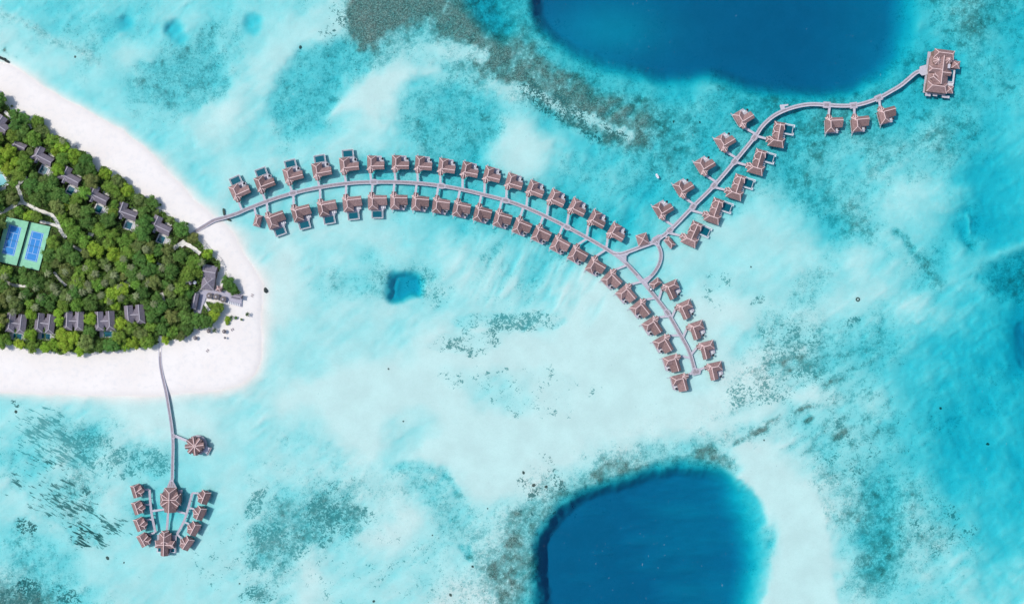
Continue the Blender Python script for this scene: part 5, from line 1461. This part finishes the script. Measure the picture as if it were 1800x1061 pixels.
for i, (x, y) in enumerate(PALM_SPOTS):
    x += rnd.uniform(-2, 2); y += rnd.uniform(-2, 2); zg = ground(x, y); h_ = rnd.uniform(8.8, 10.5)
    w = P(x, y, zg + h_); t = empty('palm_tree', (w.x, w.y, zg), rnd.uniform(0, 6.28))
    c = link(bpy.data.objects.new('fronds', PALMS[i % 4]), t); c.location = (0, 0, h_); c.scale = (1.3, 1.3, 1); v = rnd.uniform(.8, 1.2); c.color = (.27 * v, .31 * v, .15 * v, 1)
    k2 = link(bpy.data.objects.new('trunk', PTRUNK), t); k2.scale = (1, 1, h_ / 7.0)
    wh, dist = where(x, y); labs.setdefault(f'pale star shaped coconut palm {wh}', []).append((dist, t)); t['category'] = 'palm'; t['group'] = 'coconut palms among the trees'
for lb, L in labs.items():
    L.sort(key=lambda q: q[0])
    if len(L) == 1: L[0][1]['label'] = lb
    else:
        for q, (d, t) in enumerate(L): t['label'] = ('nearest', 'second nearest', 'third nearest', 'fourth nearest', 'fifth nearest', 'sixth nearest', 'seventh nearest')[min(q, 6)] + ' ' + lb
for x, y, s_, lb in ((376.7, 580.6, .8, 'low green palm between two round parasols on the lower beach'), (434.4, 552.3, .75, 'lone dark palm near the right end of the beach tip'), (406.5, 557.5, .7, 'low palm beside the yellow green bush on the tip')):
    zg = ground(x, y); w = P(x, y, zg + 3); t = empty('palm_tree', (w.x, w.y, zg), 1.0, lb, 'palm', 'low palms on the beach')
    c = link(bpy.data.objects.new('fronds', PALMS[0]), t); c.location = (0, 0, 3.0); c.scale = (s_, s_, s_); c.color = (.07, .12, .05, 1)
    k2 = link(bpy.data.objects.new('trunk', PTRUNK), t); k2.scale = (.8, .8, .42)
for x, y, r_, tn, lb in ((399.3, 561.5, 6.5, 'yellow green', 'yellow green bush alone on the white beach tip'), (399, 567, 4.5, 'yellow green', 'lower lobe bush touching the yellow green bush on the tip'), (414, 558.3, 3.0, 'deep green', 'small dark bush right of the yellow green bush'), (423.8, 561.5, 2.4, 'deep green', 'smallest dark bush nearest the waterline on the tip'),
                         (281, 359.5, 2.6, 'deep green', 'small dark bush on sand above the fifth upper villa'), (19.5, 186, 2.6, 'olive green', 'small grey green bush at the upper left tree edge'), (328, 393, 3.0, 'deep green', 'small dark bush on sand left of the jetty start')):
    zg = ground(x, y); w = P(x, y, zg + 2); t = empty('bush', (w.x, w.y, zg), rnd.uniform(0, 6), lb, 'bush', 'bushes on the beach')
    c = link(bpy.data.objects.new('foliage', CROWNS[rnd.randrange(9)]), t); c.location = (0, 0, 1.2); c.scale = (r_ * K, r_ * K, r_ * K * 1.1); b_ = TONES[tn]; c.color = (*b_, 1)
    k2 = link(bpy.data.objects.new('stem', TRUNK), t); k2.scale = (.5, .5, .22)
print('TREES', len(trees))

# undergrowth filling the gaps: leaves beyond counting
V = []; F = []
rn = np.random.RandomState(4)
cnt = 0
N_ = 150000
X_ = rn.uniform(-55, 428, N_); Y_ = rn.uniform(130, 624, N_)
inside = np.maximum(polydist(X_, Y_, CANOPY), polydist(X_, Y_, GROVE)) > 1.5
for kx, ky, kr in KEEP: inside &= np.hypot(X_ - kx, Y_ - ky) > kr * .80
inside &= polydist(X_, Y_, [(10, 379), (91, 396.5), (70, 479), (-12, 461)]) < 0
for pts, w in PATHS: inside &= polydist(X_, Y_, pts, False) > w / 2 + .8
inside &= ~((X_ > 350) & (X_ < 428) & (Y_ > 508) & (Y_ < 526) & (polydist(X_, Y_, GROVE) < 0))
X_ = X_[inside]; Y_ = Y_[inside]; n = len(X_)
lump = fbm(X_, Y_, 9, 3, 950)
zt = GH + .5 + (2.0 + 4.5 * np.clip(lump - .25, 0, 1)) * np.sqrt(rn.uniform(0, 1, n)) + .3
cx = (X_ - 900) * S * (1 - zt / H); cy = (530.5 - Y_) * S * (1 - zt / H)
th = rn.uniform(0, 6.283, n); sz = rn.uniform(.22, .5, n); tl = rn.uniform(-.7, .7, (n, 2))
quad = []
for (p, q) in ((-1.2, -.6), (0, -.9), (1.3, 0), (0, .9)):
    dx = (p * np.cos(th) - q * np.sin(th)) * sz; dy = (p * np.sin(th) + q * np.cos(th)) * sz
    quad.append(np.stack([cx + dx, cy + dy, zt + dx * tl[:, 0] + dy * tl[:, 1]], -1))
co = np.stack(quad, 1).reshape(-1, 3)
me = bpy.data.meshes.new('undergrowth'); me.vertices.add(len(co)); me.vertices.foreach_set('co', co.astype(np.float32).ravel())
me.loops.add(len(co)); me.loops.foreach_set('vertex_index', np.arange(len(co), dtype=np.int32)); me.polygons.add(n)
me.polygons.foreach_set('loop_start', np.arange(0, 4 * n, 4, dtype=np.int32)); me.polygons.foreach_set('loop_total', np.full(n, 4, np.int32)); me.update(calc_edges=True)
me.materials.append(M['leaf'])
ug = link(bpy.data.objects.new('undergrowth', me)); ug.color = (.13, .23, .045, 1); tag(ug, 'dense dark green undergrowth between the island trees', 'undergrowth', kind='stuff')
print('UNDER', n)

# coral rubble on the reef flats: lumps beyond counting
V = []; F = []
N_ = 160000
X_ = rn.uniform(0, 1800, N_); Y_ = rn.uniform(0, 1061, N_)
jx = np.clip(((X_ + 60) / step).astype(int), 0, len(xin) - 1) + len(xo); jy = np.clip(((Y_ + 60) / step).astype(int), 0, len(yin) - 1) + len(xo)
rfv = REEF[jy, jx]; zv = GZ[jy, jx]
keep = (rn.uniform(0, 1, N_) < np.clip(rfv - .30, 0, 1) * .8) & (zv < -.3) & (zv > -6)
X_, Y_, zv, rfv = X_[keep], Y_[keep], zv[keep], rfv[keep]; n = len(X_)
rr = rn.uniform(.2, .55, n) * (.6 + .8 * rfv); hh = rr * .5
cx = (X_ - 900) * S * (1 - zv / H); cy = (530.5 - Y_) * S * (1 - zv / H)
vs = []
th = rn.uniform(0, 6.28, n)
for j in range(5):
    a = th + 2 * math.pi * j / 5; q = rr * rn.uniform(.7, 1.2, n); vs.append(np.stack([cx + q * np.cos(a), cy + q * np.sin(a), zv - .05], -1))
vs.append(np.stack([cx + rr * .15, cy, np.minimum(zv + hh, -.08)], -1))
co = np.stack(vs, 1).reshape(-1, 3); base = np.arange(n) * 6
tri = np.concatenate([np.stack([base + j, base + (j + 1) % 5, base + 5], -1) for j in range(5)]).astype(np.int32)
me = bpy.data.meshes.new('coral_rubble'); me.vertices.add(len(co)); me.vertices.foreach_set('co', co.astype(np.float32).ravel())
me.loops.add(tri.size); me.loops.foreach_set('vertex_index', tri.ravel()); me.polygons.add(len(tri))
me.polygons.foreach_set('loop_start', np.arange(0, tri.size, 3, dtype=np.int32)); me.polygons.foreach_set('loop_total', np.full(len(tri), 3, np.int32)); me.update(calc_edges=True)
M['rubble'] = simple('coral_rubble', (.24, .33, .32), .95, .4, .5, .1, .1)
me.materials.append(M['rubble'])
cr = link(bpy.data.objects.new('coral_rubble', me)); tag(cr, 'scattered grey coral rubble over the reef flats', 'coral', kind='stuff')
print('RUBBLE', n)
